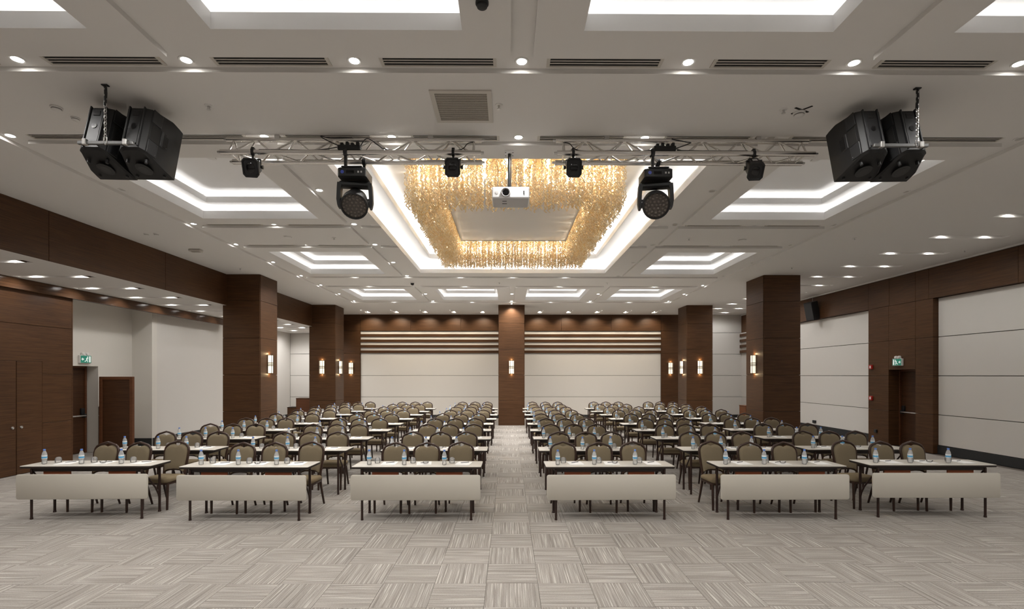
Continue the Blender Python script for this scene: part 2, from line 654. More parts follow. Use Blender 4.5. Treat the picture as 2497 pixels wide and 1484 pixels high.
def coffer(r, lip1=.14, gap1=.11, inset=.13, lip2=.10, gap2=.11, led='led'):
    mb = MB()
    z = CZ
    t = .02
    for (rr, lip, gap) in ((r, lip1, gap1), (grow(r, -inset), lip2, gap2)):
        ring_faces(mb, rr, z, rr, z + lip)                      # lip
        ring_faces(mb, rr, z + lip, grow(rr, t), z + lip)       # top of the lip
        ring_faces(mb, grow(rr, t), z + lip, grow(rr, t), z + lip - .07)
        ring_faces(mb, grow(rr, t), z + lip - .07, grow(rr, .2), z + lip - .07)   # ledge
        ring_faces(mb, grow(rr, .2), z + lip - .07, grow(rr, .2), z + lip + gap)  # back of the cove
        nz = z + lip + gap
        if rr is r:
            ring_faces(mb, grow(rr, .2), nz, grow(r, -inset), nz)
        else:
            q = grow(rr, .2)
            mb.add([(q[0], q[2], nz), (q[1], q[2], nz), (q[1], q[3], nz), (q[0], q[3], nz)], [(0, 3, 2, 1)])
        z = nz
    co = link('ceiling_coffer', mb.mesh('ceiling_coffer', 'cove_paint'), ceiling)
    z = CZ
    for (rr, lip, gap) in ((r, lip1, gap1), (grow(r, -inset), lip2, gap2)):
        zz = z + lip - .066
        q, q2 = grow(rr, .09), grow(rr, .105)
        for bx in ((q2[0], q2[1], q2[2], q[2]), (q2[0], q2[1], q[3], q2[3]), (q2[0], q[0], q[2], q[3]), (q[1], q2[1], q[2], q[3])):
            part('led_strip', MB().box(*bx, zz, zz + .012), led, co)
        z += lip + gap
    return z
for r in COFFERS:
    coffer(r)
TOPZ = coffer(BIG, .11, .24, .30, .11, .15, 'led_big')

# ------------------------------------------------------------------ downlights
def light_data(name, watt, size=160, blend=1.0, col=(1, .975, .94), radius=.045):
    l = bpy.data.lights.new(name, 'SPOT')
    l.energy = watt
    l.spot_size = R(size)
    l.spot_blend = blend
    l.color = col
    l.shadow_soft_size = radius
    return l
LD = light_data('downlight_beam', SPOT_W)
LS = light_data('slot_beam', SLOT_W * .62, 170, .5)
LSM = light_data('middle_slot_beam', SLOT_W * .45, 165, .8)
LSR = light_data('rear_slot_beam', SLOT_W * 3.0, 140, .8)
LSB = light_data('back_slot_beam', SLOT_W, 170, .5)
LSX = light_data('wall_slot_beam', SLOT_W * .8, 165, .8)
LR = light_data('rear_beam', REAR_W)
LWASH = light_data('washer_beam', WASH_W, 100, .7, (1, .86, .66))
LINNER = light_data('inner_washer_beam', WASH_W * .3, 120, .9, (1, .92, .80))
ringm = fixn(MB().lathe([(.052, 0), (.052, -.007), (.068, -.010), (.074, -.004), (.074, 0), (.052, 0)], 20).mesh('trim_ring', 'trim_white', 40))
lens_on = fixn(MB().lathe([(0, -.006), (.03, -.0055), (.052, -.003), (.052, 0)], 20).mesh('lens', 'lens_on', 40))
lens_off = fixn(MB().lathe([(0, -.002), (.052, -.003), (.052, 0)], 20).mesh('lens', 'lens_off', 40))
def downlight(x, y, z, label, on=True, data=None, group='recessed ceiling downlights', aim=None, s=1.0):
    t = thing('downlight', label, 'ceiling light', (x, y, z), (0, 0, 0), group)
    t.scale = (s * .88,) * 3
    link('trim_ring', ringm, t)
    link('lens', lens_on if on else lens_off, t)
    if on:
        l = link('lamp', data or LD, t, (0, 0, -.014), aim or (0, 0, 0))
    return t

LITX = {2: range(-4, 5), 3: [-4, -3, -2, -1, 0, 1], 4: [-4, -3, -2], 5: [-4, -3, -2], 6: [-4, -3, -2, -1, 0, 1], 7: range(-4, 5), 8: range(-4, 5), 0: range(-4, 5), 1: range(-4, 5)}
for bi, (a, b_) in enumerate(BANDS):
    for k in range(-4, 5):
        x = 1.525 * k if abs(k) < 4 else 6.08 * (1 if k > 0 else -1)
        if bi in (4, 5) and abs(k) < 2:
            continue
        on = k in LITX[bi]
        downlight(x, (a + b_) / 2, CZ + REC, '%s round downlight in %s crosswise ceiling trough, %s along from wood beam' % (
            'lit' if on else 'unlit', ORD[bi + 1], ORD[k + 5]), on, LR if bi >= 6 else LD)
for (y, xs) in ((7.74, (-6.08, -3.05, 3.05, 6.08)), (12.68, (-6.08, -3.05, 3.05, 6.08)), (17.6, (-6.08, -3.05, 0, 3.05, 6.08)), (2.8, (-6.08, -3.05, 0, 3.05, 6.08))):
    for i, x in enumerate(xs):
        on = y in (17.6, 2.8) or (x < 0 and not (y < 8 and x < -5))
        where = {7.74: 'beside chandelier end facing projector', 12.68: 'beside chandelier end facing back wall', 17.6: 'between coffers near back wall', 2.8: 'between coffers over open carpet'}[y]
        downlight(x, y, CZ + REC, '%s downlight in %s lengthwise trough from beam, %s' % ('lit' if on else 'unlit', ORD[i + 1], where), on, LR if y > 14 else LD)
k2 = 0
for i, r in enumerate(RSLOT):
    if r[3] > BW - .5:
        continue
    for j, x in enumerate((r[0] + .28, r[1] - .36)):
        downlight(x, (r[2] + r[3]) / 2 + .02, CZ + .06, 'downlight in ceiling slot by white panelled wall, slot %s to back, %s lamp' % (
            ORD[i + 1], ('aisle side', 'wall side')[j]), True, LSX if r[2] < 18 else LSB)
for i, r in enumerate(LSLOT):
    if r[3] > BW - .5:
        continue
    for j, x in enumerate((r[0] + .3, r[1] - .3)):
        downlight(x, (r[2] + r[3]) / 2 + .02, SZ + .06, 'downlight in low soffit slot behind wood beam, slot %s to back, %s lamp' % (
            ORD[i + 1], ('wall side', 'beam side')[j]), True, LS if r[2] < 15 else LSM if r[2] < 19.5 else LSR, aim=(R(22 if r[2] > 19.5 else 0), 0, 0))
for i, x in enumerate(WASHX):
    if abs(x) < .3:
        continue
    downlight(x, 22.5, CZ + .05, 'warm wall washer downlight before back wall, %s from beam side' % ORD[i + 1], True, LWASH, aim=(R(32), 0, 0))
    downlight(x, 21.78, CZ + .05, 'inner washer downlight before back wall, %s from beam side' % ORD[i + 1], True, LINNER, s=.8)
downlight(0, 19.72, CZ, 'small warm downlight right above the front of the central wood column', True, LWASH, aim=(R(20), 0, 0), s=.7)

# ------------------------------------------------------------------ wall panels
def wpanel(parent, x0, x1, y0, y1, z0, z1, mat, name='wall_panel', g=.008):
    """panel with a joint gap g around it in its own plane"""
    if abs(x1 - x0) < abs(y1 - y0):
        return slab(name, x0, x1, y0 + g, y1 - g, z0 + g, z1 - g, mat, parent)
    return slab(name, x0 + g, x1 - g, y0, y1, z0 + g, z1 - g, mat, parent)

# columns
def column(x0, y0, label_n):
    w = 1.03
    c = empty_struct('column', (x0 + w / 2, y0 + w / 2, 0))
    h = w / 2
    part('column_core', MB().box(-h + .02, h - .02, -h + .02, h - .02, 0, CZ), 'wood_core', c)
    lev = [0, 1.0, 2.02, 3.06, 4.1, CZ]
    for a, b_ in zip(lev[:-1], lev[1:]):
        g = .0035
        for s in (-1, 1):
            slab('wood_panel', -h, h, s * h - .012, s * h + .012, a + g, b_ - g, 'walnut', c)
            slab('wood_panel', s * h - .012, s * h + .012, -h + .013, h - .013, a + g, b_ - g, 'walnut', c)
    return c
column(-8.11, 14.0, 0)
column(-8.11, 20.05, 0)
column(7.08, 14.0, 0)
column(7.08, 20.05, 0)
column(-.515, 20.0, 0)

# wood beam on the left
beam = empty_struct('beam', (-8.25, 9, SZ))
part('beam_core', MB().box(-.23, .23, FW - 9, BW - 9, .012, CZ - SZ), 'wood_core', beam)
ys = [FW, -1, 2.2, 5.4, 8.6, 11.5, 14.0, 17, 20.05, BW]
for a, b_ in zip(ys[:-1], ys[1:]):
    slab('wood_panel', .225, .25, a - 9 + .004, b_ - 9 - .004, .001, CZ - SZ - .002, 'walnut', beam)
    slab('wood_panel', -.25, -.225, a - 9 + .004, b_ - 9 - .004, .001, CZ - SZ - .002, 'walnut', beam)

# back wall
wb = empty_struct('wall_back', (0, BW, 0))
part('wall_core', MB().box(-11.9, RX + .3, .05, .3, 0, CZ + .1), 'seam_dark', wb)
for (x0, x1) in ((-7.02, -.0), (0, 7.02)):
    for (a, b_) in ((.16, 1.0), (1.0, 2.0), (2.0, 3.02)):
        wpanel(wb, x0, x1, 0.0, .06, a, b_, 'wall_white', 'white_panel')
    wpanel(wb, x0, x1, 0.0, .06, 3.02, 4.08, 'wall_white', 'white_panel', .001)
    for k in range(4):
        z = 3.045 + .254 * k
        slab('wood_slat', x0 + .001, x1 - .001, -.035, .0, z, z + .125, 'walnut', wb, .005)
    n = 3
    for k in range(n):
        a, b_ = x0 + (x1 - x0) * k / n, x0 + (x1 - x0) * (k + 1) / n
        wpanel(wb, a, b_, -.06, .06, 4.08, CZ, 'walnut', 'wood_panel', .003)
    part('baseboard_strip', MB().box(x0, x1, -.01, .06, 0, .16), 'charcoal', wb)
for s in (-1, 1):
    xa, xb = (7.02, 7.95) if s > 0 else (-7.95, -7.02)
    for (a, b_) in ((0, 1.0), (1.0, 2.0), (2.0, 3.04), (3.04, 4.08), (4.08, CZ)):
        wpanel(wb, xa, xb, -.06, .06, a, b_, 'walnut', 'wood_panel', .003)
    xa, xb = (7.95, RX + .2) if s > 0 else (-10.3, -7.95)
    top = CZ if s > 0 else SZ
    for (a, b_) in ((.16, 1.0), (1.0, 2.0), (2.0, 3.0), (3.0, min(4.0, top))) + (((4.0, CZ),) if s > 0 else ()):
        wpanel(wb, xa, xb, 0, .06, a, b_, 'wall_white', 'white_panel')
    part('baseboard_strip', MB().box(xa, xb, -.01, .06, 0, .16), 'charcoal', wb)

# right wall: two recessed white bays, a wood pier with the door, a slatted bay at the end
wr = empty_struct('wall_right', (RX, 0, 0))
part('wall_core', MB().box(.52, .7, FW, BW + .2, 0, CZ + .1), 'seam_dark', wr)
def white_bay(y0, y1):
    part('bay_back', MB().box(.20, .26, y0 - .05, y1 + .05, 0, 4.05), 'seam_dark', wr)
    for (a, b_) in ((.22, 1.0), (1.0, 2.0), (2.0, 3.0), (3.0, 4.0)):
        wpanel(wr, .13, .20, y0, y1, a, b_, 'wall_white', 'white_panel', .008)
    part('baseboard_strip', MB().box(.11, .20, y0, y1, 0, .22), 'charcoal', wr)
white_bay(FW, 4.6); white_bay(4.9, 12.74); white_bay(15.05, 21.2)
for (a, b_) in ((FW, 4.6), (4.6, 8.2), (8.2, 10.6), (10.6, 12.88), (12.88, 13.3), (13.3, 14.22), (14.22, 15.05), (15.05, 18.1), (18.1, 21.2), (21.2, BW)):
    wpanel(wr, 0, .26, a, b_, 4.0, CZ - .05, 'walnut', 'wood_panel', .003)
slab('wood_panel', 0, .26, 4.6, 4.9, 0, 4.0, 'walnut', wr)
DY0, DY1, DZ = 13.3, 14.24, 2.17
for (a, b_) in ((0, 1.0), (1.0, 2.0), (2.0, 3.0), (3.0, 4.0)):
    wpanel(wr, 0, .5, 12.74, DY0, a, b_, 'walnut', 'wood_panel', .003)
    wpanel(wr, 0, .5, DY1, 15.05, a, b_, 'walnut', 'wood_panel', .003)
    if a >= 2.0:
        wpanel(wr, 0, .5, DY0, DY1, max(a, DZ), b_, 'walnut', 'wood_panel', .003)
    wpanel(wr, .0, .26, 21.2, BW, a, b_, 'wall_white', 'wall_panel', .003)
for k in range(4):
    z = 3.045 + .254 * k
    slab('wood_slat', -.09, 0, 21.4, BW - .02, z, z + .125, 'walnut', wr, .005)
slab('trim_strip', -.03, .3, FW, BW, CZ - .045, CZ - .003, 'trim_white', wr)
slab('shadow_gap', .012, .3, FW, BW, CZ - .05, CZ - .045, 'slot_black', wr, .0005)

def exit_door(name, parent_loc, rotz, w, h):
    """door leaf seen from +Y=-normal side; local x along the wall, y into the wall"""
    d = empty_struct(name, parent_loc)
    d.rotation_euler = (0, 0, rotz)
    slab('door_leaf', -w / 2 + .05, w / 2 - .05, .0, .045, .01, h - .05, 'walnut_door', d)
    for s in (-1, 1):
        slab('door_jamb', s * w / 2 - .025 - .025 * s - .025, s * w / 2 - .025 * s + .0, -.03, .07, 0, h, 'walnut_red', d)
    slab('door_head', -w / 2 + .05, w / 2 - .05, -.03, .07, h - .05, h, 'walnut_red', d)
    bar = part('panic_bar', MB().tube([(-w / 2 + .12, -.075, .97), (w / 2 - .12, -.075, .97)], .021, 12), 'steel', d, 40)
    for s in (-1, 1):
        part('bar_bracket', MB().bbox(s * (w / 2 - .13) - .03, s * (w / 2 - .13) + .03, -.09, .0, .92, 1.02, .008), 'black_metal', bar)
    return d
# right door recessed .33 behind the wood; leaf faces -X
rd = exit_door('door_1', (RX + .33, (DY0 + DY1) / 2, 0), R(-90), DY1 - DY0, DZ)
part('lock_box', MB().bbox(-.46 + .1, -.46 + .19, -.05, 0, 1.0, 1.15, .006), 'black_metal', rd)

# left wood wall with a flush double cupboard door
wl = empty_struct('wall_left', (LX, 0, 0))
part('wall_core', MB().box(-.3, -.03, FW, 11.4, 0, SZ), 'wood_core', wl)
CY0, CYM, CY1, CH = 9.56, 10.12, 10.68, 2.31
for (a, b_) in ((0, 1.0), (1.0, 2.04), (2.04, 3.06), (3.06, SZ)):
    yy = [FW, -1, 2.0, 5.0, 7.2, CY0]
    for p, q in zip(yy[:-1], yy[1:]):
        wpanel(wl, -.03, 0, p, q, a, b_, 'walnut', 'wood_panel', .003)
    if a < CH:
        if b_ > CH:
            slab('wood_panel', -.03, 0, CY1 + .003, 11.4, a + .003, CH, 'walnut', wl, .0004)
            slab('wood_panel', -.03, 0, CY0 + .003, 11.4, CH, b_ - .003, 'walnut', wl, .0004)
        else:
            wpanel(wl, -.03, 0, CY1, 11.4, a, b_, 'walnut', 'wood_panel', .003)
    else:
        wpanel(wl, -.03, 0, CY0, 11.4, a, b_, 'walnut', 'wood_panel', .003)
wl_end = slab('wood_panel', -.3, 0, 11.4, 11.43, 0, SZ, 'walnut', wl)
for i, (a, b_) in enumerate(((CY0, CYM), (CYM, CY1))):
    d = struct(slab('door_%d' % (i + 2), LX - .03, LX + .006, a + .006, b_ - .006, .01, CH - .006, 'walnut', None))
    yk = (CYM - (a + b_) / 2) + (-.09 if i == 0 else .09)
    k = part('lock_ring', MB().lathe([(.0, .026), (.012, .026), (.014, .020), (.022, .024), (.027, .018), (.027, .0)], 16, axis='X'), 'steel', d, 40, loc=(.018, yk, .96 - CH / 2))
valance = struct(part('trim_1', MB().bbox(LX - .02, LX + .10, FW, 17.7, 3.745, SZ - .002, .006), 'walnut_gloss', None))

# alcove behind the left wall line
AX = -10.87
wa = empty_struct('wall_alcove', (AX, 0, 0))
EY0, EY1, EZ = 12.05, 13.13, 2.25
part('alcove_wall', MB().box(-.40, 0, 11.0, EY0, 0, SZ).box(-.40, 0, EY1, 14.30, 0, SZ).box(-.40, 0, EY0, EY1, EZ, SZ), 'plaster', wa)
part('alcove_end', MB().box(-.1, .57, 14.30, 14.5, 0, SZ), 'plaster', wa)
part('alcove_start', MB().box(-.1, .75, 11.44, 11.5, 0, SZ), 'plaster', wa)
part('baseboard_strip', MB().box(0, .015, EY1, 14.30, 0, .22).box(0, .57, 14.285, 14.30, 0, .22), 'charcoal', wa)
wl2 = struct(part('wall_left_rear', MB().box(-10.45, -10.3, 14.5, BW, 0, SZ), 'wall_white', None))
struct(part('baseboard_left', MB().box(-10.3, -10.285, 14.32, BW - .02, 0, .22), 'charcoal', None))
ld = exit_door('door_4', (AX - .30, (EY0 + EY1) / 2, 0), R(90), EY1 - EY0, EZ)
part('lock_box', MB().bbox(.33, .43, -.05, 0, 1.0, 1.16, .006), 'black_metal', ld)

# wall behind the camera
struct(part('wall_front', MB().box(-11.95, RX + .6, FW - .1, FW, 0, CZ + .1), 'wall_white', None))

# freestanding framed wood panel in the alcove
wp = thing('wooden_panel_screen', 'upright framed dark wood panel standing beside exit door in white alcove', 'panel', (-10.29, 13.0, 0))
part('panel_board', MB().bbox(-.37, .37, -.015, .03, .02, 1.93, .004), 'walnut_door', wp)
for s in (-1, 1):
    part('frame_stile', MB().bbox(s * .392 - .04, s * .392 + .04, -.03, .045, 0, 1.98, .005), 'walnut_red', wp)
part('frame_rail', MB().bbox(-.351, .351, -.03, .045, 1.90, 1.98, .005), 'walnut_red', wp)
part('frame_rail', MB().bbox(-.351, .351, -.03, .045, 0, .07, .005), 'walnut_red', wp)
ps = thing('wall_rail_post', 'thin dark vertical post beside the exit door opening', 'post', (AX + .022, 13.165, 0))
part('post_body', MB().bbox(-.02, .02, -.03, .03, 0, 1.2, .004), 'wood_core', ps)
part('post_cap', MB().bbox(-.024, .024, -.034, .034, .95, .97, .003), 'steel', ps)

# low wooden cabinets behind the columns
cb = thing('side_cabinet', 'stepped low wooden cabinet beside column under the soffit', 'cabinet', (-9.15, 21.6, 0))
part('cabinet_body', MB().bbox(-.05, .55, -.25, .25, 0, 1.01, .006), 'walnut_red', cb)
part('cabinet_top', MB().bbox(-.06, .56, -.26, .26, 1.012, 1.035, .004), 'walnut', cb)
part('low_body', MB().bbox(-.42, -.056, -.25, .25, 0, .63, .006), 'walnut', cb)
part('low_top', MB().bbox(-.43, -.064, -.26, .26, .632, .652, .004), 'wood_core', cb)
cb = thing('side_cabinet', 'low wooden cabinet tucked behind column by white panelled wall', 'cabinet', (8.8, 18.0, 0))
part('cabinet_body', MB().bbox(-.44, .5, -.25, .25, 0, .90, .006), 'walnut_red', cb)
part('cabinet_top', MB().bbox(-.45, .51, -.26, .26, .902, .925, .004), 'walnut_red', cb)

# ------------------------------------------------------------------ tables and chairs
def seat_outline(x, y0, y1, r, n=5):
    pts = []
    for (cx, cy, a) in ((x - r, y1 - r, 0), (-x + r, y1 - r, 90), (-x + r, y0 + r, 180), (x - r, y0 + r, 270)):
        for k in range(n):
            an = R(a + 90 * k / (n - 1))
            pts.append((cx + r * math.cos(an), cy + r * math.sin(an)))
    return pts

def back_y(z):
    return .185 + .085 * max(0, (z - .46) / .5) ** 1.1

def chair_proto():
    t = thing('banquet_chair', 'chair', 'chair', (0, 0, 0), (0, 0, 0), 'banquet chairs at the table rows')
    # seat cushion
    rings = []
    for (z, ins) in ((.405, .012), (.42, 0), (.445, 0), (.468, .018), (.478, .07)):
        rings.append([(p[0], p[1], z + (.006 if p[1] < -.1 and z > .44 else 0)) for p in seat_outline(.216 - ins, -.235 + ins, .195 - ins, .06 - ins * .3)])
    part('seat', MB().loft(rings), 'fabric_seat', t, 50)
    part('seat_frame', MB().loft([[(p[0], p[1], z) for p in seat_outline(.212, -.222, .195, .05)] for z in (.378, .406)]), 'frame_brown', t, 40)
    # back pad
    half = [(0, .545), (.06, .542), (.11, .53), (.155, .505), (.163, .56), (.172, .65), (.180, .74), (.183, .80), (.176, .845), (.158, .876),
            (.128, .899), (.092, .913), (.06, .918), (.035, .910), (.015, .900)]
    out = [(x, z) for (x, z) in half] + [(0, .897)] + [(-x, z) for (x, z) in half[:0:-1]]
    cx, cz = 0, .72
    def ring(s, dy):
        res = []
        for (x, z) in out:
            xx, zz = cx + (x - cx) * s[0], cz + (z - cz) * s[1]
            res.append((xx, back_y(zz) + dy, zz))
        return res
    part('backrest', MB().loft([ring((.93, .96), .030), ring((1, 1), .022), ring((1, 1), -.012), ring((.95, .965), -.028), ring((.75, .80), -.036), ring((.35, .4), -.039)]), 'fabric', t, 50)
    # frame round the back, one bent tube with a crown
    side = [(.172, .40), (.170, .47), (.176, .56), (.186, .66), (.194, .75), (.198, .81), (.190, .862), (.168, .900), (.130, .926), (.085, .940), (.040, .955), (0, .966)]
    path = [(x, z) for (x, z) in side] + [(-x, z) for (x, z) in side[-2::-1]]
    part('back_frame', MB().tube([(x, back_y(z) + .004, z) for (x, z) in path], .0175, 8), 'frame_brown', t, 60)
    part('lower_rail', MB().tube([(x, back_y(z) + .004, z) for (x, z) in ((.166, .49), (.13, .512), (.08, .526), (0, .530), (-.08, .526), (-.13, .512), (-.166, .49))], .011, 8), 'frame_brown', t, 60)
    for s in (-1, 1):
        part('leg', MB().tube([(s * .192, -.195, .40), (s * .194, -.203, .2), (s * .192, -.205, 0)], [.021, .0185, .016], 8), 'frame_brown', t, 60)
        part('leg', MB().tube([(s * .172, .165, .43), (s * .178, .20, .28), (s * .186, .285, 0)], [.020, .0185, .015], 8), 'frame_brown', t, 60)
    return t

TW, TD, TH = 1.8, .45, .75
def rrect(w, h, r, n=4):
    pts = []
    for (cx, cy, a) in ((w - r, h - r, 0), (-w + r, h - r, 90), (-w + r, -h + r, 180), (w - r, -h + r, 270)):
        for k in range(n):
            an = R(a + 90 * k / (n - 1))
            pts.append((cx + r * math.cos(an), cy + r * math.sin(an)))
    return pts
def table_proto(panel):
    t = thing('seminar_table', 'table', 'table', (0, 0, 0), (0, 0, 0), 'seminar tables set in rows')
    w, d = TW / 2, TD / 2
    part('tabletop', MB().loft([[(x, y, z) for (x, y) in rrect(w - e, d - e, .02)] for (z, e) in ((.742, .0), (.748, .0), (.75, .003))]), 'laminate', t, 40)
    part('edge_band', MB().loft([[(x, y, z) for (x, y) in rrect(w - e, d - e, .02)] for (z, e) in ((.716, .004), (.72, 0), (.742, -.001))]), 'table_dark', t, 40)
    part('apron', MB().bbox(-w + .14, w - .14, -d + .035, -d + .06, .668, .716, .003).bbox(-w + .14, w - .14, d - .06, d - .035, .668, .716, .003)
         .bbox(-w + .12, -w + .145, -d + .035, d - .035, .672, .716, .003).bbox(w - .145, w - .12, -d + .035, d - .035, .672, .716, .003), 'table_dark', t)
    for s in (-1, 1):
        x = s * .76
        part('leg', MB().tube([(x, -d + .035, .70), (x, -d + .035, .01)], .0165, 8).lathe([(.019, 0), (.019, .02), (.017, .024)], 8, (x, -d + .035, 0)), 'leg_brown', t, 50)
        part('leg', MB().tube([(x, d - .05, .70), (x, d - .05, .01)], .0175, 8).lathe([(.021, 0), (.021, .02), (.018, .024)], 8, (x, d - .05, 0)), 'leg_brown', t, 50)
        part('brace', MB().tube([(x, d - .052, .20), (x, d - .075, .27), (x, d - .14, .38), (x, -d + .09, .62), (x, -d + .06, .66)], .0125, 8), 'leg_brown', t, 60)
    if panel:
        pn = part('modesty_panel', MB().loft([[(x, y, z + .470) for (x, z) in rrect(w - .005 - e, .174 - e, .03)] for (y, e) in ((-d - .052, .003), (-d - .049, 0), (-d - .033, 0), (-d - .030, .003))]), 'panel_beige', t, 40)
        for s in (-1, 1):
            part('batten', MB().bbox(s * .45 - .185, s * .45 + .185, -d + .075, -d + .10, .60, .716, .003), 'batten', t)
            part('panel_arm', MB().bbox(s * .76 - .010, s * .76 + .010, -d - .03, -d + .03, .55, .57, .003), 'leg_brown', t)
    return t

def bottle_proto():
    t = thing('water_bottle', 'bottle', 'bottle', (0, 0, 0), (0, 0, 0), 'water bottles on the tables')
    part('bottle_body', MB().lathe([(.0, .004), (.022, .001), (.030, .006), (.0315, .018), (.030, .05), (.0315, .06), (.0315, .132), (.030, .146), (.024, .166), (.0165, .182), (.0135, .190), (.0135, .196)], 14), 'bottle_pet', t, 60)
    lb = part('label', MB().lathe([(.0322, .078), (.0322, .128)], 14), 'label_white', t, 60)
    part('label_stripe', MB().lathe([(.0326, .084), (.0326, .108)], 14), 'label_blue', lb, 60)
    part('cap', MB().lathe([(.0155, .192), (.0155, .210), (.0145, .213)], 12), 'cap_blue', t, 50)
    return t

def tumbler_proto():
    m = fixn(MB().lathe([(.037, 0), (.0405, .02), (.0405, .045), (.036, .068), (.026, .078), (.024, .081), (.0, .079)], 14).mesh('drinking_glass', 'tumbler', 60))
    o = link('drinking_glass', m)
    return tag(o, 'glass', 'glass', 'upturned glasses on the tables')

def pad_proto():
    t = thing('notepad', 'notepad', 'notepad', (0, 0, 0), (0, 0, 0), 'notepads on the tables')
    part('pad', MB().bbox(-.105, .105, -.135, .135, .0, .005, .001), 'paper', t)
    part('pen', MB().tube([(-.05, .02, .010), (.06, .075, .010)], [.0042, .0042], 6), 'pen', t, 50)
    return t

def dish_proto():
    m = fixn(MB().lathe([(.0, .004), (.026, .004), (.040, .016), (.044, .030), (.040, .030), (.034, .018), (.0, .010)], 14).mesh('glass_dish', 'tumbler', 50))
    return tag(link('glass_dish', m), 'dish', 'dish', 'small glass dishes on the tables')

chair_t = tree(chair_proto())
table_t = tree(table_proto(False))
ptable_t = tree(table_proto(True))
bottle_t = tree(bottle_proto())
glass_t = tree(tumbler_proto())
pad_t = tree(pad_proto())
dish_t = tree(dish_proto())
protos = [chair_t, table_t, ptable_t, bottle_t, glass_t, pad_t, dish_t]

TX = [-6.05, -3.79, -1.40, 1.30, 3.71, 5.90]
CHX = [(-.38, .14, .64), (-.46, .03, .56), (-.48, .02, .54), (-.56, -.02, .54), (-.60, -.05, .49), (-.62, -.12, .37)]
TANG = [1.0, -.9, -.4, .6, .3, -.6]
NROW = 9
PITCH = 1.475
TY0 = 7.145
side_n = ['beam side', 'beam side', 'beam side', 'fire-alarm side', 'fire-alarm side', 'fire-alarm side']
tab_n = ['outer', 'middle', 'aisle', 'aisle', 'middle', 'outer']
for row in range(NROW):
    rown = '%s row from panelled tables' % ORD[row + 1] if row else 'front row with panels'
    for ci in range(6):
        fan = .09 if ci in (0, 5) else 0
        ty = TY0 + PITCH * row + fan + (random.uniform(-.02, .02) if row else 0)
        tx = TX[ci] + (random.uniform(-.03, .03) if row else 0)
        ang = R(TANG[ci] if row == 0 else random.uniform(-.8, .8))
        M = Matrix.Translation((tx, ty, 0)) @ Matrix.Rotation(ang, 4, 'Z')
        place = '%s, %s table, %s' % (rown, tab_n[ci], side_n[ci])
        if row == 0:
            dup(ptable_t, (tx, ty, 0), (0, 0, ang), 'narrow beige table with hanging front panel, %s table, %s' % (tab_n[ci], side_n[ci]))
        else:
            dup(table_t, (tx, ty, 0), (0, 0, ang), 'narrow beige table with dark folding legs, ' + place)
        seatn = ['wall-end', 'middle', 'aisle-end'] if ci < 3 else ['aisle-end', 'middle', 'wall-end']
        for s in range(3):
            lx = CHX[ci][s] if row == 0 else (-.49, 0, .49)[s] + random.uniform(-.01, .01)
            jr = random.uniform(-2.5, 2.5)
            if row == 0 and ci in (0, 1):
                jr = -4
            if row == 0 and ci in (4, 5):
                jr = 4
            cx, cy = tx + lx, ty + (.35 if abs(lx) < .5 else .44 if abs(lx) < .6 else .48) + random.uniform(-.015, .015)
            place2 = '%s seat' % seatn[s]
            dup(chair_t, (cx, cy, 0), (0, 0, R(jr)), 'olive banquet chair, %s, %s' % (place, place2))
            bx = (-.71, -.18, .36)[s] + random.uniform(-.03, .03)
            p = M @ Vector((bx, -.065 + random.uniform(-.02, .02), TH))
            dup(bottle_t, p, (0, 0, random.uniform(-.8, .8) + R(-90)), 'blue-capped water bottle, %s, %s' % (place, place2))
            p = M @ Vector((bx + .095 + random.uniform(-.01, .01), .06, TH))
            dup(glass_t, p, None, 'upturned glass, %s, %s' % (place, place2))
            p = M @ Vector((bx + .265, .02, TH))
            dup(pad_t, p, (0, 0, ang + R(random.uniform(-8, 8))), 'white notepad with pen, %s, %s' % (place, place2))
        p = M @ Vector((.10, -.03, TH + .005))
        dup(dish_t, p, None, 'small glass dish on notepad, ' + place)
for tr in protos:
    for o, _ in tr[::-1]:
        bpy.data.objects.remove(o)

# ------------------------------------------------------------------ chandelier
CX, CY0c, CY1c, CZB = 1.74, 7.75, 12.6, 4.70
IX, IY0, IY1 = 1.30, 8.20, 12.12
CTOP = TOPZ - .03
ch = thing('chandelier', 'large rectangular gold crystal strand chandelier in the central coffer', 'chandelier', (0, 10.17, TOPZ))
def ringbox(mb, o, i, z0, z1):
    mb.box(o[0], o[1], o[2], i[2], z0, z1).box(o[0], o[1], i[3], o[3], z0, z1).box(o[0], i[0], i[2], i[3], z0, z1).box(i[1], o[1], i[2], i[3], z0, z1)
    return mb
O_ = (-CX, CX, CY0c - 10.17, CY1c - 10.17)
I_ = (-IX, IX, IY0 - 10.17, IY1 - 10.17)
part('ceiling_plate', ringbox(MB(), grow(O_, .02), grow(I_, -.02), -.035, 0), 'ring_plate', ch)
part('centre_panel', MB().bbox(I_[0] + .03, I_[1] - .03, I_[2] + .03, I_[3] - .03, -.17, 0, .006), 'paint', ch)
part('panel_trim', ringbox(MB(), grow(I_, -.022), grow(I_, -.031), -.185, 0), 'chrome', ch)

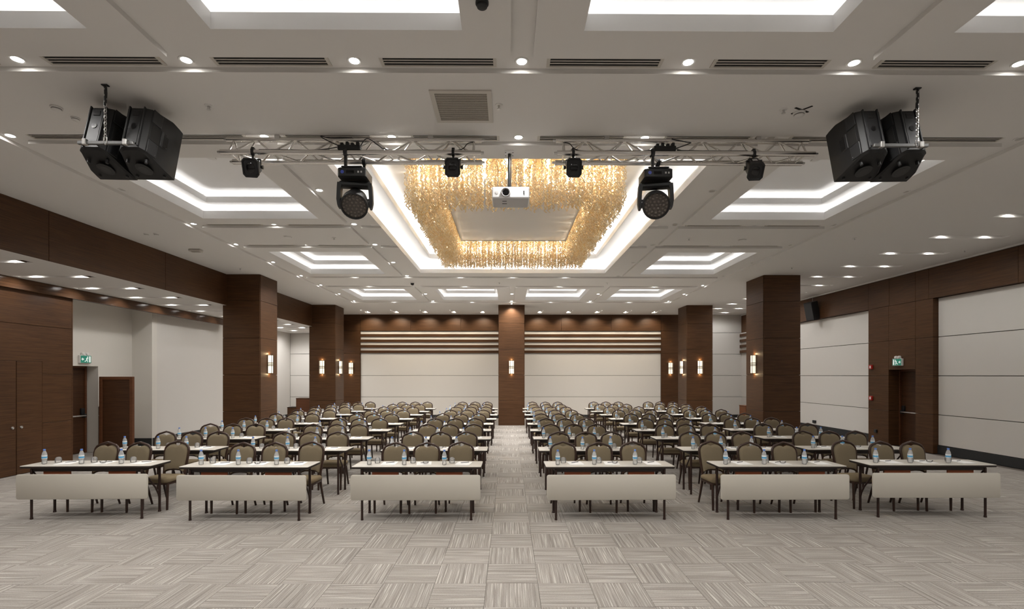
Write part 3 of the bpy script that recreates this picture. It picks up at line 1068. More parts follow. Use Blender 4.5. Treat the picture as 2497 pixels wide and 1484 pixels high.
def strand_mesh(seed, L):
    rnd = random.Random(seed)
    mb = MB()
    z = -.02
    while z > -L:
        h = .056 + rnd.uniform(-.006, .010)
        a0 = rnd.uniform(0, 2 * PI)
        tw = rnd.choice((-1, 1)) * rnd.uniform(3.6, 5.4)
        rr = .015 + rnd.uniform(-.002, .004)
        path, rad = [], []
        for k in range(7):
            t = k / 6
            a = a0 + tw * t
            path.append((rr * math.cos(a), rr * math.sin(a), z - h * t))
            rad.append(.0035 + .0065 * math.sin(PI * (.12 + .76 * t)))
        mb.tube(path, rad, 4)
        z -= h * .80
    return mb
SL = CTOP - CZB - .02
variants = [strand_mesh(k, SL - .03 * (k % 3)) for k in range(8)]
vmeshes = [fixn(v.mesh('crystal_strand', 'gold_glass', 60)) for v in variants]
pos = []
sp = .072
nx, ny = int(2 * CX / sp), int((CY1c - CY0c) / sp)
for i in range(nx):
    for j in range(ny):
        x = -CX + (i + .5) * 2 * CX / nx + random.uniform(-.022, .022)
        y = CY0c + (j + .5) * (CY1c - CY0c) / ny + random.uniform(-.022, .022)
        if -IX < x < IX and IY0 < y < IY1:
            continue
        pos.append((x, y))
def srank(p):
    x, y = p
    near = y - CY0c
    side = min(CX - abs(x), y - CY0c)
    return near * .35 + (0 if near < .25 else .6 * side + .15)
pos.sort(key=srank)
for (x, y) in pos[:300]:
    link('crystal_strand', random.choice(vmeshes), ch, (x, y - 10.17, CTOP - TOPZ), (0, 0, random.uniform(0, 6.28)))
mb = MB()
for (x, y) in pos[300:]:
    v = random.choice(variants)
    a = random.uniform(0, 6.28)
    c, s = math.cos(a), math.sin(a)
    mb.add([(p[0] * c - p[1] * s + x, p[0] * s + p[1] * c + y - 10.17, p[2] + CTOP - TOPZ) for p in v.v], v.f)
o = link('crystal_strands', mb.mesh('crystal_strands', 'gold_glass', 60), ch)
o['kind'] = 'stuff'
bulbm = fixn(MB().lathe([(0, -.085), (.016, -.080), (.022, -.065), (.018, -.048), (.018, -.03), (.03, -.03), (.03, 0)], 10).mesh('bulb', 'bulb', 60))
LCH = bpy.data.lights.new('chandelier_bulb', 'POINT')
LCH.energy = 9.0
LCH.color = (1, .88, .68)
LCH.shadow_soft_size = .03
spots = [(x, CY0c + .22) for x in [-1.5 + .333 * k for k in range(10)]] + [(x, CY1c - .22) for x in [-1.5 + .333 * k for k in range(10)]]
spots += [(s * (CX - .22), CY0c + .75 + .56 * k) for k in range(7) for s in (-1, 1)]
for (x, y) in spots:
    b_ = link('bulb', bulbm, ch, (x, y - 10.17, -.035))
    link('bulb_light', LCH, b_, (0, 0, -.25))

# ------------------------------------------------------------------ trusses
TYA, TYN, TYF = 5.90, 5.77, 6.03
TZA, TZB = 4.795, 4.59
def truss(x0, x1, label):
    t = thing('lighting_truss', label, 'truss', ((x0 + x1) / 2, TYA, TZB), (0, 0, 0), 'triangular lighting trusses')
    L = (x1 - x0) / 2
    near, far, top = (TYN - TYA, 0), (TYF - TYA, 0), (0, TZA - TZB)
    for (y, z) in (near, far, top):
        c = rod('chord', (-L, y, z), (L, y, z), .030, 'alu', t, 14)
        for s in (-1, 1):
            part('chord_end', MB().tube([(s * (L + .0), y, z), (s * (L + .035), y, z)], [.017, .014], 10), 'steel', t, 50)
    n = 6
    dx = 2 * (L - .12) / n
    for (p, q) in ((near, top), (far, top), (near, far)):
        for k in range(n):
            xa = -L + .12 + k * dx
            rod('brace', (xa, p[0], p[1]), (xa + dx / 2, q[0], q[1]), .0105, 'alu', t)
            rod('brace', (xa + dx / 2, q[0], q[1]), (xa + dx, p[0], p[1]), .0105, 'alu', t)
        for s in (-1, 1):
            rod('end_brace', (s * (L - .09), p[0], p[1]), (s * (L - .09), q[0], q[1]), .0105, 'alu', t)
    for s in (-.6, .6):
        part('ceiling_clamp', MB().bbox(s * L - .03, s * L + .03, -.035, .035, TZA - TZB + .0, CZ - TZB, .004), 'steel', t)
    return t
truss(-3.44, -.44, 'silver triangular truss on beam side of the projector')
truss(.44, 3.44, 'silver triangular truss on fire-alarm side of the projector')

def clamp(mb, x, y, z, r=.033):
    mb.lathe([(r + .012, -.02), (r + .012, .02), (r, .02), (r, -.02), (r + .012, -.02)], 14, (x, y, z), 'X')
    return mb

# small spotlights on the near chord
def par_can(x, label, yaw=0.0, tilt=38):
    t = thing('stage_spotlight', label, 'spotlight', (x, TYN, TZB), (0, 0, R(yaw)), 'small black stage spotlights')
    part('clamp', clamp(MB(), 0, 0, 0).bbox(-.022, .022, -.015, .05, .025, .06, .004), 'black_metal', t, 40)
    part('stem', MB().tube([(0, 0, -.035), (0, 0, -.085)], .016, 10), 'black_metal', t, 50)
    part('yoke', MB().bbox(-.115, .115, -.018, .018, -.092, -.080, .003).bbox(-.115, -.106, -.018, .018, -.19, -.082, .002).bbox(.106, .115, -.018, .018, -.19, -.082, .002), 'black_metal', t)
    Mx = Matrix.Translation((0, 0, -.175)) @ Matrix.Rotation(R(tilt), 4, 'X')
    def oct_(w, y, c):
        return [(w - c, y, w), (w, y, w - c), (w, y, -w + c), (w - c, y, -w), (-w + c, y, -w), (-w, y, -w + c), (-w, y, w - c), (-w + c, y, w)]
    part('housing', MB().loft([oct_(.065, .14, .02), oct_(.088, .10, .03), (oct_(.092, -.05, .03)), oct_(.112, -.09, .035), oct_(.112, -.115, .035), oct_(.098, -.115, .03), oct_(.090, -.10, .03)]).tf(Mx), 'black_plastic', t, 30)
    part('lens', MB().lathe([(.0, -.112), (.05, -.110), (.06, -.104), (.06, -.098)], 18, axis='Y').tf(Mx), 'lens_black', t, 50)
    part('name_plate', MB().bbox(-.035, .035, .0, .05, .090, .094, .001).tf(Mx), 'grey_plastic', t)
    for s in (-1, 1):
        part('knob', MB().lathe([(.022, s * .112), (.022, s * .128), (.026, s * .130), (.026, s * .146)], 10, (0, 0, 0), 'X').tf(Mx), 'black_metal', t, 40)
    t.scale = (.78, .78, .95)
    return t
par_can(-3.07, 'small black spotlight at outer end of the beam-side truss', 8, 26)
par_can(-.76, 'small black spotlight at projector end of the beam-side truss', 0, 20)
par_can(.63, 'small black spotlight at projector end of the fire-alarm-side truss', 0, 20)
par_can(2.73, 'small black spotlight near outer end of the fire-alarm-side truss', -6, 40)

# moving head lights
def moving_head(x, label, yaw, tilt):
    DZH = -.06
    t = thing('moving_head_light', label, 'stage light', (x, (TYN + TYF) / 2, TZB + DZH), (0, 0, 0), 'moving head wash lights')
    for s in (-1, 1):
        part('clamp', clamp(MB(), s * .07, TYN - 5.9 if s < 0 else TYF - 5.9, -DZH).bbox(s * .07 - .016, s * .07 + .016, -.02 + s * .13, .02 + s * .13, -.10, -DZH - .03, .004), 'black_metal', t, 40)
    part('mount_plate', MB().bbox(-.12, .12, -.15, .15, -.112, -.098, .004), 'black_metal', t)
    base = part('base', MB().loft([[(px, py, z) for (px, py) in rrect(.165 - e, .15 - e, .03)] for (z, e) in ((-.225, .02), (-.215, 0), (-.125, 0), (-.112, .015))]), 'black_plastic', t, 40)
    part('display', MB().bbox(-.06, .03, -.153, -.149, -.19, -.155, .001), 'lens_black', base)
    part('logo', MB().lathe([(0, -.154), (.020, -.153), (.020, -.149)], 12, (-.105, 0, -.170), 'Y'), 'blue_mark', base)
    for k in (0, 1):
        part('button', MB().bbox(.07 + .035 * k, .088 + .035 * k, -.155, -.149, -.182, -.160, .002), 'grey_plastic', base)
    Mz = Matrix.Rotation(R(yaw), 4, 'Z')
    yk = MB()
    yk.bbox(-.185, .185, -.055, .055, -.305, -.235, .02)
    for s in (-1, 1):
        ring = []
        for (z, a, b_) in ((-.26, .145, .195), (-.32, .155, .20), (-.46, .165, .205), (-.52, .165, .198), (-.545, .168, .19)):
            w = .06 if z > -.5 else .04
            ring.append([(s * a, -w, z), (s * b_, -w, z), (s * b_, w, z), (s * a, w, z)])
        yk.loft(ring)
    part('yoke', yk.tf(Mz), 'black_plastic', t, 30)
    Mh = Mz @ Matrix.Translation((0, 0, -.475)) @ Matrix.Rotation(R(tilt), 4, 'X')
    hd = part('head', MB().lathe([(.0, .16), (.09, .155), (.125, .12), (.135, .05), (.152, .0), (.152, -.075), (.158, -.08), (.158, -.115), (.142, -.115), (.140, -.098)], 28, axis='Y').tf(Mh), 'black_plastic', t, 35)
    part('front_lens', MB().lathe([(.0, -.100), (.140, -.100), (.140, -.092)], 28, axis='Y').tf(Mh), 'lens_brown', hd, 35)
    cells = [(0, 0)] + [(.045 * math.cos(R(60 * k)), .045 * math.sin(R(60 * k))) for k in range(6)] + [(.085 * math.cos(R(30 * k)), .085 * math.sin(R(30 * k))) for k in range(12)] + [(.122 * math.cos(R(20 * k + 10)), .122 * math.sin(R(20 * k + 10))) for k in range(18)]
    for (cx, cz) in cells:
        part('lens_cell', MB().lathe([(0, -.111), (.008, -.1095), (.0155, -.104), (.017, -.099)], 8, (cx, 0, cz), 'Y').tf(Mh), 'lens_cell', hd, 60)
    part('pivot', MB().lathe([(.05, -.165), (.05, .165)], 14, (0, 0, 0), 'X').tf(Mh), 'black_metal', t, 40)
    return t
moving_head(-1.93, 'black moving head light with round lens on the beam-side truss', 8, 40)
moving_head(1.62, 'black moving head light with round lens on the fire-alarm-side truss', -8, 32)

# power boxes and cables on the trusses
for (x, nm) in ((-1.95, 'beam'), (1.70, 'fire-alarm')):
    t = thing('power_strip', 'black power distribution box with plugs on %s-side truss' % nm, 'power strip', (x, TYN, TZB + .025))
    part('strip_body', MB().bbox(-.14, .12, -.03, .05, 0, .055, .008), 'black_plastic', t)
    for k in range(4):
        part('plug', MB().bbox(-.11 + .06 * k, -.075 + .06 * k, -.02, .03, .055, .085 + .012 * (k % 2), .006), 'black_plastic', t)
def cable(pts, label, r=.006):
    # smooth path
    P = [Vector(p) for p in pts]
    out = []
    for i in range(len(P) - 1):
        p0, p1, p2, p3 = P[max(i - 1, 0)], P[i], P[i + 1], P[min(i + 2, len(P) - 1)]
        for k in range(6):
            t = k / 6
            out.append(.5 * ((2 * p1) + (-p0 + p2) * t + (2 * p0 - 5 * p1 + 4 * p2 - p3) * t * t + (-p0 + 3 * p1 - 3 * p2 + p3) * t ** 3))
    out.append(P[-1])
    o = part('cable', MB().tube(out, r, 6), 'black_metal', None, 60)
    return tag(o, label, 'cable')
zc = TZB + .031
cable([(-3.0, TYN, zc), (-2.7, TYN, zc), (-2.45, TYN + .01, zc), (-2.25, TYN, zc + .005), (-2.1, TYN, zc + .03)], 'black cable along the beam-side truss to its power box, outer half')
cable([(-1.84, TYN, zc + .03), (-1.76, TYN + .02, zc + .14), (-1.62, TYN, zc + .05), (-1.5, TYN, zc), (-1.1, TYN, zc), (-.70, TYN, zc), (-.60, TYA - .03, TZA - .05), (-.52, TYA - .03, TZA - .035)], 'black cable along the beam-side truss, running up at the projector end')
cable([(-2.09, TYN, zc + .05), (-2.22, TYN, zc + .11), (-2.30, TYN + .03, zc + .17), (-2.2, TYA - .05, TZA), (-1.95, TYA - .05, TZA + .01)], 'loop of black cable above the beam-side power box')
cable([(.52, TYA - .03, TZA - .035), (.60, TYA - .03, TZA - .05), (.70, TYN, zc), (1.1, TYN, zc), (1.45, TYN, zc), (1.56, TYN, zc + .02)], 'black cable along the fire-alarm-side truss, dropping at the projector end')
cable([(1.83, TYN, zc + .03), (2.0, TYN + .02, zc + .1), (1.97, TYA - .06, TZA - .04), (1.8, TYA - .05, TZA + .0)], 'loop of black cable above the fire-alarm-side power box')
cable([(1.83, TYN - .01, zc), (2.1, TYN, zc), (2.4, TYN, zc), (2.66, TYN, zc)], 'black cable along the outer half of the fire-alarm-side truss')

# ------------------------------------------------------------------ projector
t = thing('projector', 'white ceiling projector hanging on a black pole between the trusses', 'projector', (-.11, 6.32, CZ))
part('ceiling_mount', MB().bbox(-.06, .06, -.06, .06, -.018, 0, .004), 'white_plastic', t)
for sx in (-1, 1):
    for sy in (-1, 1):
        part('screw', MB().lathe([(.007, -.022), (.007, -.017)], 8, (sx * .045, sy * .045, 0)), 'black_metal', t)
part('pole', MB().tube([(0, 0, -.015), (0, 0, -.49)], .019, 12), 'black_metal', t, 50)
part('pole_cable', MB().tube([(.024, -.004, -.02), (.028, -.006, -.2), (.022, -.006, -.48)], .006, 6), 'steel', t, 50)
bd = part('projector_body', MB().bbox(-.215, .25, -.17, .17, -.635, -.495, .012), 'white_plastic', t)
part('under_plate', MB().bbox(-.205, .24, -.16, .16, -.645, -.632, .004), 'grey_plastic', bd)
for k, w in ((0, .055), (1, .06)):
    part('under_slot', MB().bbox(-.06 - w / 2, -.06 + w / 2, -.09 + .09 * k, -.08 + .09 * k, -.649, -.644, .001), 'slot_black', bd)
part('lens_ring', MB().lathe([(.052, -.165), (.062, -.172), (.062, -.186), (.050, -.190), (.044, -.180), (.044, -.165)], 22, (-.045, 0, -.567), 'Y'), 'grey_plastic', bd, 40)
part('lens', MB().lathe([(0, -.184), (.025, -.181), (.040, -.174), (.042, -.165)], 22, (-.045, 0, -.567), 'Y'), 'lens_black', bd, 50)
part('power_button', MB().lathe([(0, -.174), (.021, -.173), (.023, -.168)], 18, (-.155, 0, -.565), 'Y'), 'trim_white', bd, 40)
part('infrared_window', MB().bbox(.172, .186, -.1745, -.168, -.590, -.545, .001), 'slot_black', bd)

# ------------------------------------------------------------------ hanging loudspeakers
def loudspeaker(loc, yaw, label, inner):
    """rear faces -Y; inner = +1 when the side with the handle in view is +X"""
    t = thing('loudspeaker', label, 'loudspeaker', loc, (R(-15), 0, R(yaw)), 'black loudspeakers hung from the ceiling')
    H = .62
    def pl(z, e=0.0):
        out = [(-.10 + e, 0 + e), (.10 - e, 0 + e), (.150 - e, .03 + e), (.225 - e, .27), (.235 - e, .36), (.235 - e, .42 - e), (-.235 + e, .42 - e), (-.235 + e, .36), (-.225 + e, .27), (-.150 + e, .03 + e)]
        return [(x, y, z) for (x, y) in out]
    def slant(z, e, k):
        """top and bottom drop towards the rear"""
        return [(x, y, zz + k * max(0, .16 - y) * .42) for (x, y, zz) in pl(z, e)]
    body = part('cabinet', MB().loft([slant(0, .02, 1), slant(.015, 0, 1), slant(H - .015, 0, -1), slant(H, .02, -1)]), 'black_plastic', t, 30)
    part('front_grille', MB().bbox(-.215, .215, .42, .437, .03, H - .03, .008), 'dark_grille', t)
    rp = part('rear_panel', MB().bbox(-.072, .072, -.012, .004, .12, H - .10, .005), 'black_soft', t)
    part('rear_badge', MB().lathe([(.026, -.018), (.030, -.018), (.030, -.010), (.026, -.010), (.026, -.018)], 18, (0, 0, .32), 'Y'), 'black_metal', rp, 40)
    part('rear_socket', MB().bbox(-.04, .04, -.018, -.01, .44, .50, .004), 'black_metal', rp)
    for sx in (-1, 1):
        part('rear_rail', MB().bbox(sx * .088 - .009, sx * .088 + .009, -.022, .004, .09, H - .07, .004), 'black_soft', t)
    for s in (-1, 1):
        # side face direction from (.150,.03) to (.225,.27)
        a = math.atan2(.075, .24)
        Ms = Matrix.Translation((s * .150, .03, 0)) @ Matrix.Rotation(-a * s, 4, 'Z')
        def sd(nm, y0, y1, z0, z1, d0, d1, mat, par, b_=.004):
            x0, x1 = (d0, d1) if s > 0 else (-d1, -d0)
            return part(nm, MB().bbox(x0, x1, y0, y1, z0, z1, b_).tf(Ms), mat, par)
        sd('corner_plate', .012, .125, .42, .57, -.002, .009, 'black_soft', t)
        sd('corner_plate', .012, .125, .065, .215, -.002, .009, 'black_soft', t)
        hb = sd('handle_recess', .03, .20, .225, .41, -.002, .003, 'slot_black', t)
        sd('handle_grip', .135, .165, .23, .405, -.002, .014, 'black_soft', hb, .006)
        sd('handle_pocket', .17, .225, .25, .385, .001, .0045, 'lens_black', hb)
        for (yy, zz) in ((.105, .44), (.105, .55), (.105, .085), (.105, .195)):
            sd('screw', yy, yy + .014, zz, zz + .014, .006, .012, 'black_metal', t, .003)
    for (x, y) in ((-.11, .12), (.11, .12), (-.17, .34), (.17, .34)):
        part('rubber_foot', MB().lathe([(.015, -.012), (.018, 0), (.018, .012 + max(0, .16 - y) * .42)], 12, (x, y, 0)), 'black_soft', t, 40)
    part('pole_socket', MB().lathe([(.022, -.004), (.052, -.004), (.056, .006)], 20, (0, .23, 0)), 'black_metal', t, 40)
    part('bottom_ring', MB().lathe([(.085, -.003), (.09, -.003), (.09, .004)], 24, (0, .23, 0)), 'black_soft', t, 40)
    t.scale = (.80, 1, 1)
    return t
def chain(x, y, z0, z1, label):
    mb = MB()
    n = int((z1 - z0) / .030)
    for k in range(n):
        z = z0 + (k + .5) * (z1 - z0) / n
        pts = []
        for q in range(8):
            a = 2 * PI * q / 8
            u_, w = .012 * math.cos(a), .021 * math.sin(a)
            pts.append((u_, 0, w) if k % 2 else (0, u_, w))
        sub = MB().tube([(p[0] + x, p[1] + y, p[2] + z) for p in pts], .0038, 5, closed=True)
        mb.add(sub.v, sub.f)
    t = thing('hanging_chain', label, 'chain', (x, y, z1))
    part('chain_links', mb.tf(Matrix.Translation((-x, -y, -z1))), 'steel', t, 60)
    part('chain_sleeve', MB().tube([(0, 0, 0), (.004, 0, -.08), (-.004, 0, -.2)], .014, 8), 'black_metal', t, 60)
    part('ceiling_hook', MB().bbox(-.03, .03, -.02, .02, -.012, 0, .003), 'black_metal', t)
    part('shackle', MB().tube([(-.014, 0, z0 - z1 + .03), (-.016, 0, z0 - z1 - .02), (0, 0, z0 - z1 - .04), (.016, 0, z0 - z1 - .02), (.014, 0, z0 - z1 + .03)], .006, 8), 'steel', t, 60)
    return t
for (sg, xs, nm) in ((-1, (-4.24, -3.85), 'beam'), (1, (3.55, 3.94), 'fire-alarm')):
    for i, x in enumerate(xs):
        inner = (abs(x) == min(abs(q) for q in xs))
        loudspeaker((x, 4.92, 4.19), -3 * sg, 'black loudspeaker hung on %s side, the one %s the trusses' % (nm, 'nearer' if inner else 'farther from'), -sg)
    xm = sum(xs) / 2
    xc = xs[0] + .20 if sg < 0 else xs[1] - .04
    br = thing('speaker_bracket', 'steel hanging bar bolted behind the %s-side loudspeaker pair' % nm, 'bracket', (xm, 4.90, 4.285))
    part('bar', MB().bbox(-.27, .27, -.03, .0, -.02, .012, .004), 'bar_steel', br)
    for k in (-1, 1):
        part('bolt', MB().bbox(k * .195 - .02, k * .195 + .02, -.045, .0, -.03, .03, .006), 'steel', br)
    chain(xc, 4.872, 4.30, CZ, 'steel chain holding the %s-side loudspeaker pair' % nm)

# wall loudspeaker past the right column
t = thing('wall_loudspeaker', 'black loudspeaker mounted high on the wall behind the column', 'loudspeaker', (RX - .02, 17.6, 4.33), (0, 0, R(20)))
part('cabinet', MB().loft([[(x, y, z) for (x, y) in ((-.34, -.16), (-.10, -.20), (-.05, -.1), (-.05, .1), (-.10, .20), (-.34, .16))] for z in (-.32, .32)]).tf(Matrix.Rotation(R(-14), 4, 'Y')), 'black_plastic', t, 30)
part('front_grille', MB().bbox(-.36, -.34, -.15, .15, -.30, .30, .006).tf(Matrix.Rotation(R(-14), 4, 'Y')), 'dark_grille', t)
part('wall_bracket', MB().bbox(-.10, .03, -.03, .03, -.06, .06, .005), 'black_metal', t)
part('speaker_wire', MB().tube([(-.10, .05, .30), (-.06, .08, .38), (-.03, .10, .455)], .006, 6), 'grey_plastic', t, 60)

# ------------------------------------------------------------------ wall sconces
LSC = bpy.data.lights.new('sconce_glow', 'POINT')
LSC.energy = 1.1
LSC.color = (1, .72, .40)
LSC.shadow_soft_size = .02
def sconce(x, y, rz, label):
    """local +Y points out of the wall (rz turns it)"""
    t = thing('wall_sconce', label, 'wall lamp', (x, y, 2.06), (0, 0, rz), 'lit glass wall sconces')
    part('back_plate', MB().bbox(-.085, .085, 0, .012, 0, .55, .004), 'bronze', t)
    part('glass_shade', MB().lathe([(.096, .02), (.096, .53)], 14, (0, .012, 0), 'Z', R(4), R(176)), 'sconce_glass', t, 60)
    for z in (.235, .275, .315):
        part('band', MB().tube([(.101 * math.cos(R(a)), .012 + .101 * math.sin(R(a)), z) for a in range(0, 181, 15)], .010, 6), 'bronze', t, 60)
    for a in (2, 62, 118, 178):
        ca, sa = math.cos(R(a)), math.sin(R(a))
        part('rib', MB().tube([(.101 * ca, .012 + .101 * sa, .0), (.101 * ca, .012 + .101 * sa, .55)], .008, 6), 'bronze', t, 60)
    link('glow', LSC, t, (0, .05, .575))
    link('glow', LSC, t, (0, .05, -.025))
    return t
F = PI          # facing the camera side (-Y)
sconce(0, 20.0 - .012, F, 'lit wall sconce on the central wood column')
sconce(-7.08 + .012, 14.5, R(-90), 'lit wall sconce on aisle face of column under the beam near alcove')
sconce(-7.60, 20.05 - .012, F, 'lit wall sconce on broad front of rear beam-side column')
sconce(-7.08 + .012, 20.52, R(-90), 'lit wall sconce on aisle face of rear beam-side column')
sconce(-7.45, BW - .06, F, 'lit wall sconce on back wall pier beside the beam-side column')
sconce(7.08 - .012, 14.5, R(90), 'lit wall sconce on aisle face of column near fire-alarm wall')
sconce(7.60, 20.05 - .012, F, 'lit wall sconce on broad front of rear fire-alarm-side column')
sconce(7.08 - .012, 20.52, R(90), 'lit wall sconce on aisle face of rear fire-alarm-side column')
sconce(7.45, BW - .06, F, 'lit wall sconce on back wall pier beside the fire-alarm-side column')

# ------------------------------------------------------------------ ceiling vents, grille, detectors
def vent(x, y, z, w, label, d=.15):
    t = thing('slot_vent', label, 'vent', (x, y, z), (0, 0, 0), 'linear slot vents in the ceiling troughs')
    mb = MB()
    h = w / 2
    fr = ringbox(MB(), (-h - .03, h + .03, -d / 2, d / 2), (-h, h, -d / 2 + .02, d / 2 - .02), -.012, 0)
    part('frame', fr, 'vent_beige', t)
    part('duct', MB().box(-h, h, -d / 2 + .02, d / 2 - .02, -.003, 0), 'slot_black', t)
    n = 3
    step = (d - .04) / n
    for k in (1, 2):
        yy = -d / 2 + .02 + k * step
        part('blade', MB().bbox(-h, h, yy - .006, yy + .006, -.010, -.003, .002), 'vent_beige', t)
    return t
for bi in (2, 3, 4, 5):
    a, b_ = BANDS[bi]
    for k, x in enumerate((-5.33, -3.80, -2.28, -.76, .76, 2.28, 3.80, 5.33)):
        if bi in (4, 5) and abs(x) < 3:
            continue
        vent(x, (a + b_) / 2, CZ + REC, 1.0, 'three-slot air vent in %s crosswise trough, %s along from wood beam' % (ORD[bi + 1], ORD[k + 1]))
t = thing('ceiling_grille', 'square beige return air grille in the ceiling before the trusses', 'grille', (-.60, 5.24, CZ))
part('frame', ringbox(MB(), (-.31, .31, -.31, .31), (-.262, .262, -.262, .262), -.014, 0), 'vent_beige', t)
part('mesh_panel', MB().bbox(-.262, .262, -.262, .262, -.008, 0, .002), 'grille_grey', t)
for k in range(12):
    yy = -.24 + k * .0436
    part('louvre', MB().bbox(-.262, .262, yy - .006, yy + .006, -.012, -.006, .001), 'grille_grey', t)

def sprinkler(x, y, z, label):
    t = thing('sprinkler', label, 'sprinkler', (x, y, z), (0, 0, 0), 'ceiling sprinklers')
    part('rosette', MB().lathe([(.042, 0), (.040, -.006), (.026, -.010), (.012, -.010), (.012, 0)], 16), 'trim_white', t, 50)
    part('sprinkler_head', MB().tube([(0, 0, -.008), (0, 0, -.04)], .009, 8).lathe([(.0, -.045), (.020, -.044), (.020, -.040), (0, -.039)], 12), 'steel', t, 50)
    return t
sprinkler(-.22, 5.21, CZ, 'small sprinkler beside the square return air grille')
sprinkler(-3.26, 5.24, CZ, 'small sprinkler between beam-side loudspeakers and truss')
sprinkler(2.80, 5.27, CZ, 'small sprinkler beside the taped smoke detector')
for (x, y, n) in ((-3.7, 10.25, 'beam side beyond second coffer'), (3.6, 10.25, 'fire-alarm side beyond second coffer'), (-.4, 15.2, 'past the chandelier, near centre'), (2.9, 15.2, 'past the chandelier, fire-alarm side'),
                  (7.0, 10.2, 'between coffers and slot lights'), (7.3, 13.0, 'before the fire-alarm-side column'), (-7.2, 13.2, 'before the beam-side column'), (10.2, 11.2, 'near the white panelled wall')):
    sprinkler(x, y, CZ, 'tiny ceiling sprinkler ' + n)
def detector(x, y, z, label, mat='trim_white', r=.055, h=.04):
    t = thing('smoke_detector', label, 'detector', (x, y, z), (0, 0, 0), 'round ceiling detectors')
    part('base_ring', MB().lathe([(r, 0), (r, -h * .35), (r * .92, -h * .45)], 18), mat, t, 40)
    part('sensor_dome', MB().lathe([(r * .82, -h * .4), (r * .78, -h * .8), (r * .5, -h), (0, -h)], 18), mat, t, 40)
    part('sensor_slot', MB().lathe([(r * .80, -h * .62), (r * .815, -h * .62), (r * .815, -h * .5), (r * .80, -h * .5), (r * .80, -h * .62)], 18), 'slot_black', t, 40)
    return t
detector(-4.88, 5.28, CZ, 'white smoke detector beside beam-side loudspeakers, the larger one')
detector(-4.87, 5.50, CZ, 'white detector with red mark beside beam-side loudspeakers', r=.042, h=.03)
d = detector(3.0, 5.33, CZ, 'white smoke detector with black tape cross near loudspeakers', r=.062, h=.05)
for a in (25, -50):
    part('tape_strip', MB().bbox(-.105, .105, -.012, .012, -.004, 0, .001).tf(Matrix.Translation((0, -.05, 0)) @ Matrix.Rotation(R(a), 4, 'Z')), 'slot_black', d)
detector(-.32, 3.77, CZ, 'dark dome detector between the front coffers', 'black_soft', .05, .05)
ztop = CZ + .14 + .11 + .10 + .11
for (r, n) in ((COFFERS[5 + 4], 'beam'), (COFFERS[8], 'fire-alarm')):
    pass
detector(-4.6, 7.55, ztop, 'ceiling speaker disc inside the beam-side coffer by the chandelier', r=.075, h=.02)
detector(4.55, 7.55, ztop, 'ceiling speaker disc inside the fire-alarm-side coffer by the chandelier', r=.075, h=.02)
detector(-4.62, 10.2, CZ, 'flat ceiling speaker disc between beam-side coffers', r=.09, h=.02)
detector(4.75, 10.35, CZ, 'flat ceiling speaker disc between fire-alarm-side coffers', r=.09, h=.02)
detector(-7.35, 10.0, CZ, 'pale detector by the wood beam, first of a pair', r=.05)
detector(-7.15, 10.0, CZ, 'pale detector by the wood beam, second of a pair', r=.05)
t = thing('ceiling_hatch', 'small beige rectangular sensor box on ceiling by the wood beam', 'sensor', (-7.15, 11.25, CZ))
part('hatch_box', MB().bbox(-.13, .13, -.07, .07, -.05, 0, .01), 'vent_beige', t)
part('hatch_lens', MB().bbox(-.09, .09, -.04, .04, -.056, -.05, .003), 'grille_grey', t)
t = thing('ceiling_camera', 'dark dome camera on ceiling past the chandelier', 'camera', (-3.05, 15.2, CZ))
part('camera_base', MB().lathe([(.07, 0), (.07, -.02), (.05, -.03)], 16), 'trim_white', t, 40)
part('camera_dome', MB().lathe([(.055, -.025), (.05, -.06), (.03, -.085), (0, -.09)], 16), 'lens_black', t, 60)

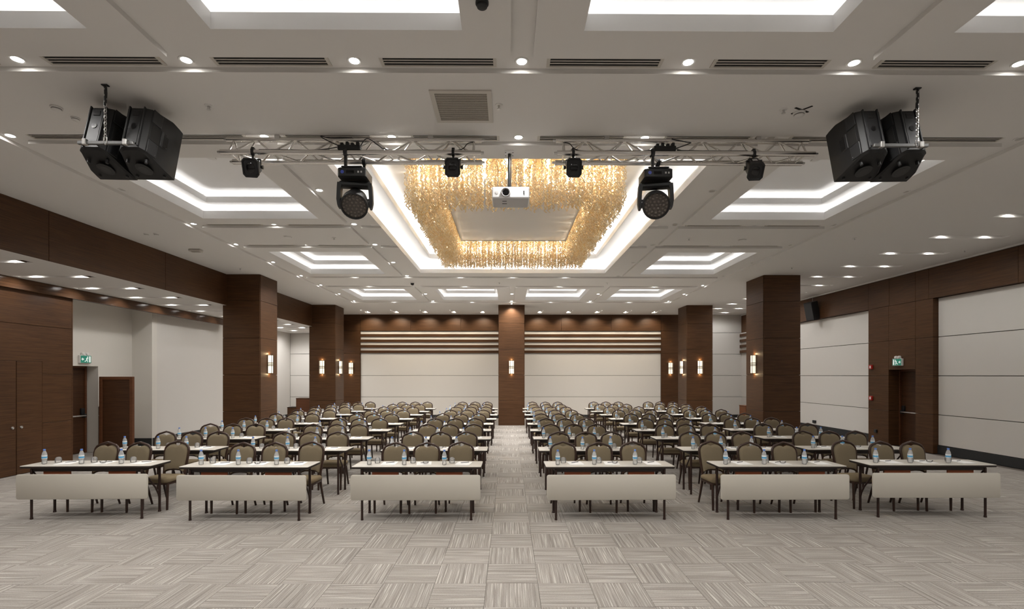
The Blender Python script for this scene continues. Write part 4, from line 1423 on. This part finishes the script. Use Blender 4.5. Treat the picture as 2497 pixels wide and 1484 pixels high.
# ------------------------------------------------------------------ exit signs, fire alarm boxes
def exit_sign(loc, rz, label, flip):
    """faces local -Y"""
    t = thing('exit_sign', label, 'sign', loc, (0, 0, rz), 'green emergency exit signs')
    part('sign_box', MB().bbox(-.165, .165, -.06, 0, -.10, .10, .006), 'trim_white', t)
    f = part('sign_face', MB().box(-.155, .155, -.064, -.06, -.09, .09), 'sign_green', t)
    s = -1 if flip else 1
    part('pictogram_door', MB().box(min(s * .085, s * .135), max(s * .085, s * .135), -.067, -.064, -.075, .075), 'sign_white', f)
    man = MB().lathe([(0, -.067), (.017, -.067), (.017, -.064)], 12, (s * .045, 0, .055), 'Y')
    def bar(p, q, w):
        d = Vector((q[0] - p[0], 0, q[1] - p[1])).normalized()
        nx_, nz_ = -d.z * w, d.x * w
        a = [(p[0] + nx_, p[1] + nz_), (p[0] - nx_, p[1] - nz_), (q[0] - nx_, q[1] - nz_), (q[0] + nx_, q[1] + nz_)]
        man.add([(s * x, -.067, z) for (x, z) in a] + [(s * x, -.064, z) for (x, z) in a], [(0, 1, 2, 3), (0, 4, 5, 1), (1, 5, 6, 2), (2, 6, 7, 3), (3, 7, 4, 0)])
    bar((.035, .035), (.015, -.015), .014)
    bar((.015, -.015), (.045, -.035), .009); bar((.045, -.035), (.04, -.075), .008)
    bar((.012, -.015), (-.015, -.05), .009); bar((-.015, -.05), (-.05, -.05), .008)
    bar((.035, .03), (.065, .01), .007); bar((.03, .03), (-.005, .01), .007)
    part('pictogram_runner', man, 'sign_white', f)
    arrow = MB()
    pts = [(-.14, 0), (-.10, .04), (-.10, .015), (-.065, .015), (-.065, -.015), (-.10, -.015), (-.10, -.04)]
    arrow.loft([[(s * x, y, z) for (x, z) in pts] for y in (-.067, -.064)])
    part('pictogram_arrow', arrow, 'sign_white', f)
    for k in (-1, 1):
        part('emergency_lamp', MB().lathe([(0, -.075), (.032, -.072), (.042, -.055), (.042, -.01), (.03, 0)], 16, (k * .055, 0, .135), 'Y'), 'trim_white', t, 50)
    part('lamp_bracket', MB().bbox(-.10, .10, -.04, 0, .098, .115, .004), 'trim_white', t)
    return t
exit_sign((AX, 12.68, 2.42), R(90), 'green exit sign on white alcove wall above the door', False)
exit_sign((RX, 13.86, 2.38), R(-90), 'green exit sign on wood wall above the recessed door', True)
for (z, lab) in ((2.26, 'red fire alarm sounder on wood wall, the upper red box'), (1.33, 'red fire alarm call point on wood wall, the lower red box')):
    t = thing('fire_alarm_box', lab, 'fire alarm', (RX, 14.90, z))
    part('alarm_case', MB().bbox(-.055, 0, -.06, .06, -.065, .065, .010), 'red_plastic', t)
    part('alarm_plate', MB().bbox(-.060, -.052, -.030, .022, -.035, .035, .003), 'white_plastic', t)
t = thing('wall_socket', 'small black socket box on the wood wall beside the fire alarms', 'socket', (RX, 14.72, .36))
part('socket_case', MB().bbox(-.04, 0, -.05, .05, -.05, .05, .006), 'black_plastic', t)
part('socket_face', MB().bbox(-.044, -.038, -.035, .035, -.035, .035, .003), 'black_soft', t)
t = thing('wall_socket', 'small black socket box low on the white panels beyond the column', 'socket', (RX + .13, 17.9, .34))
part('socket_case', MB().bbox(-.04, 0, -.09, .09, -.05, .05, .006), 'black_plastic', t)
part('socket_face', MB().bbox(-.044, -.038, -.07, .07, -.035, .035, .003), 'black_soft', t)
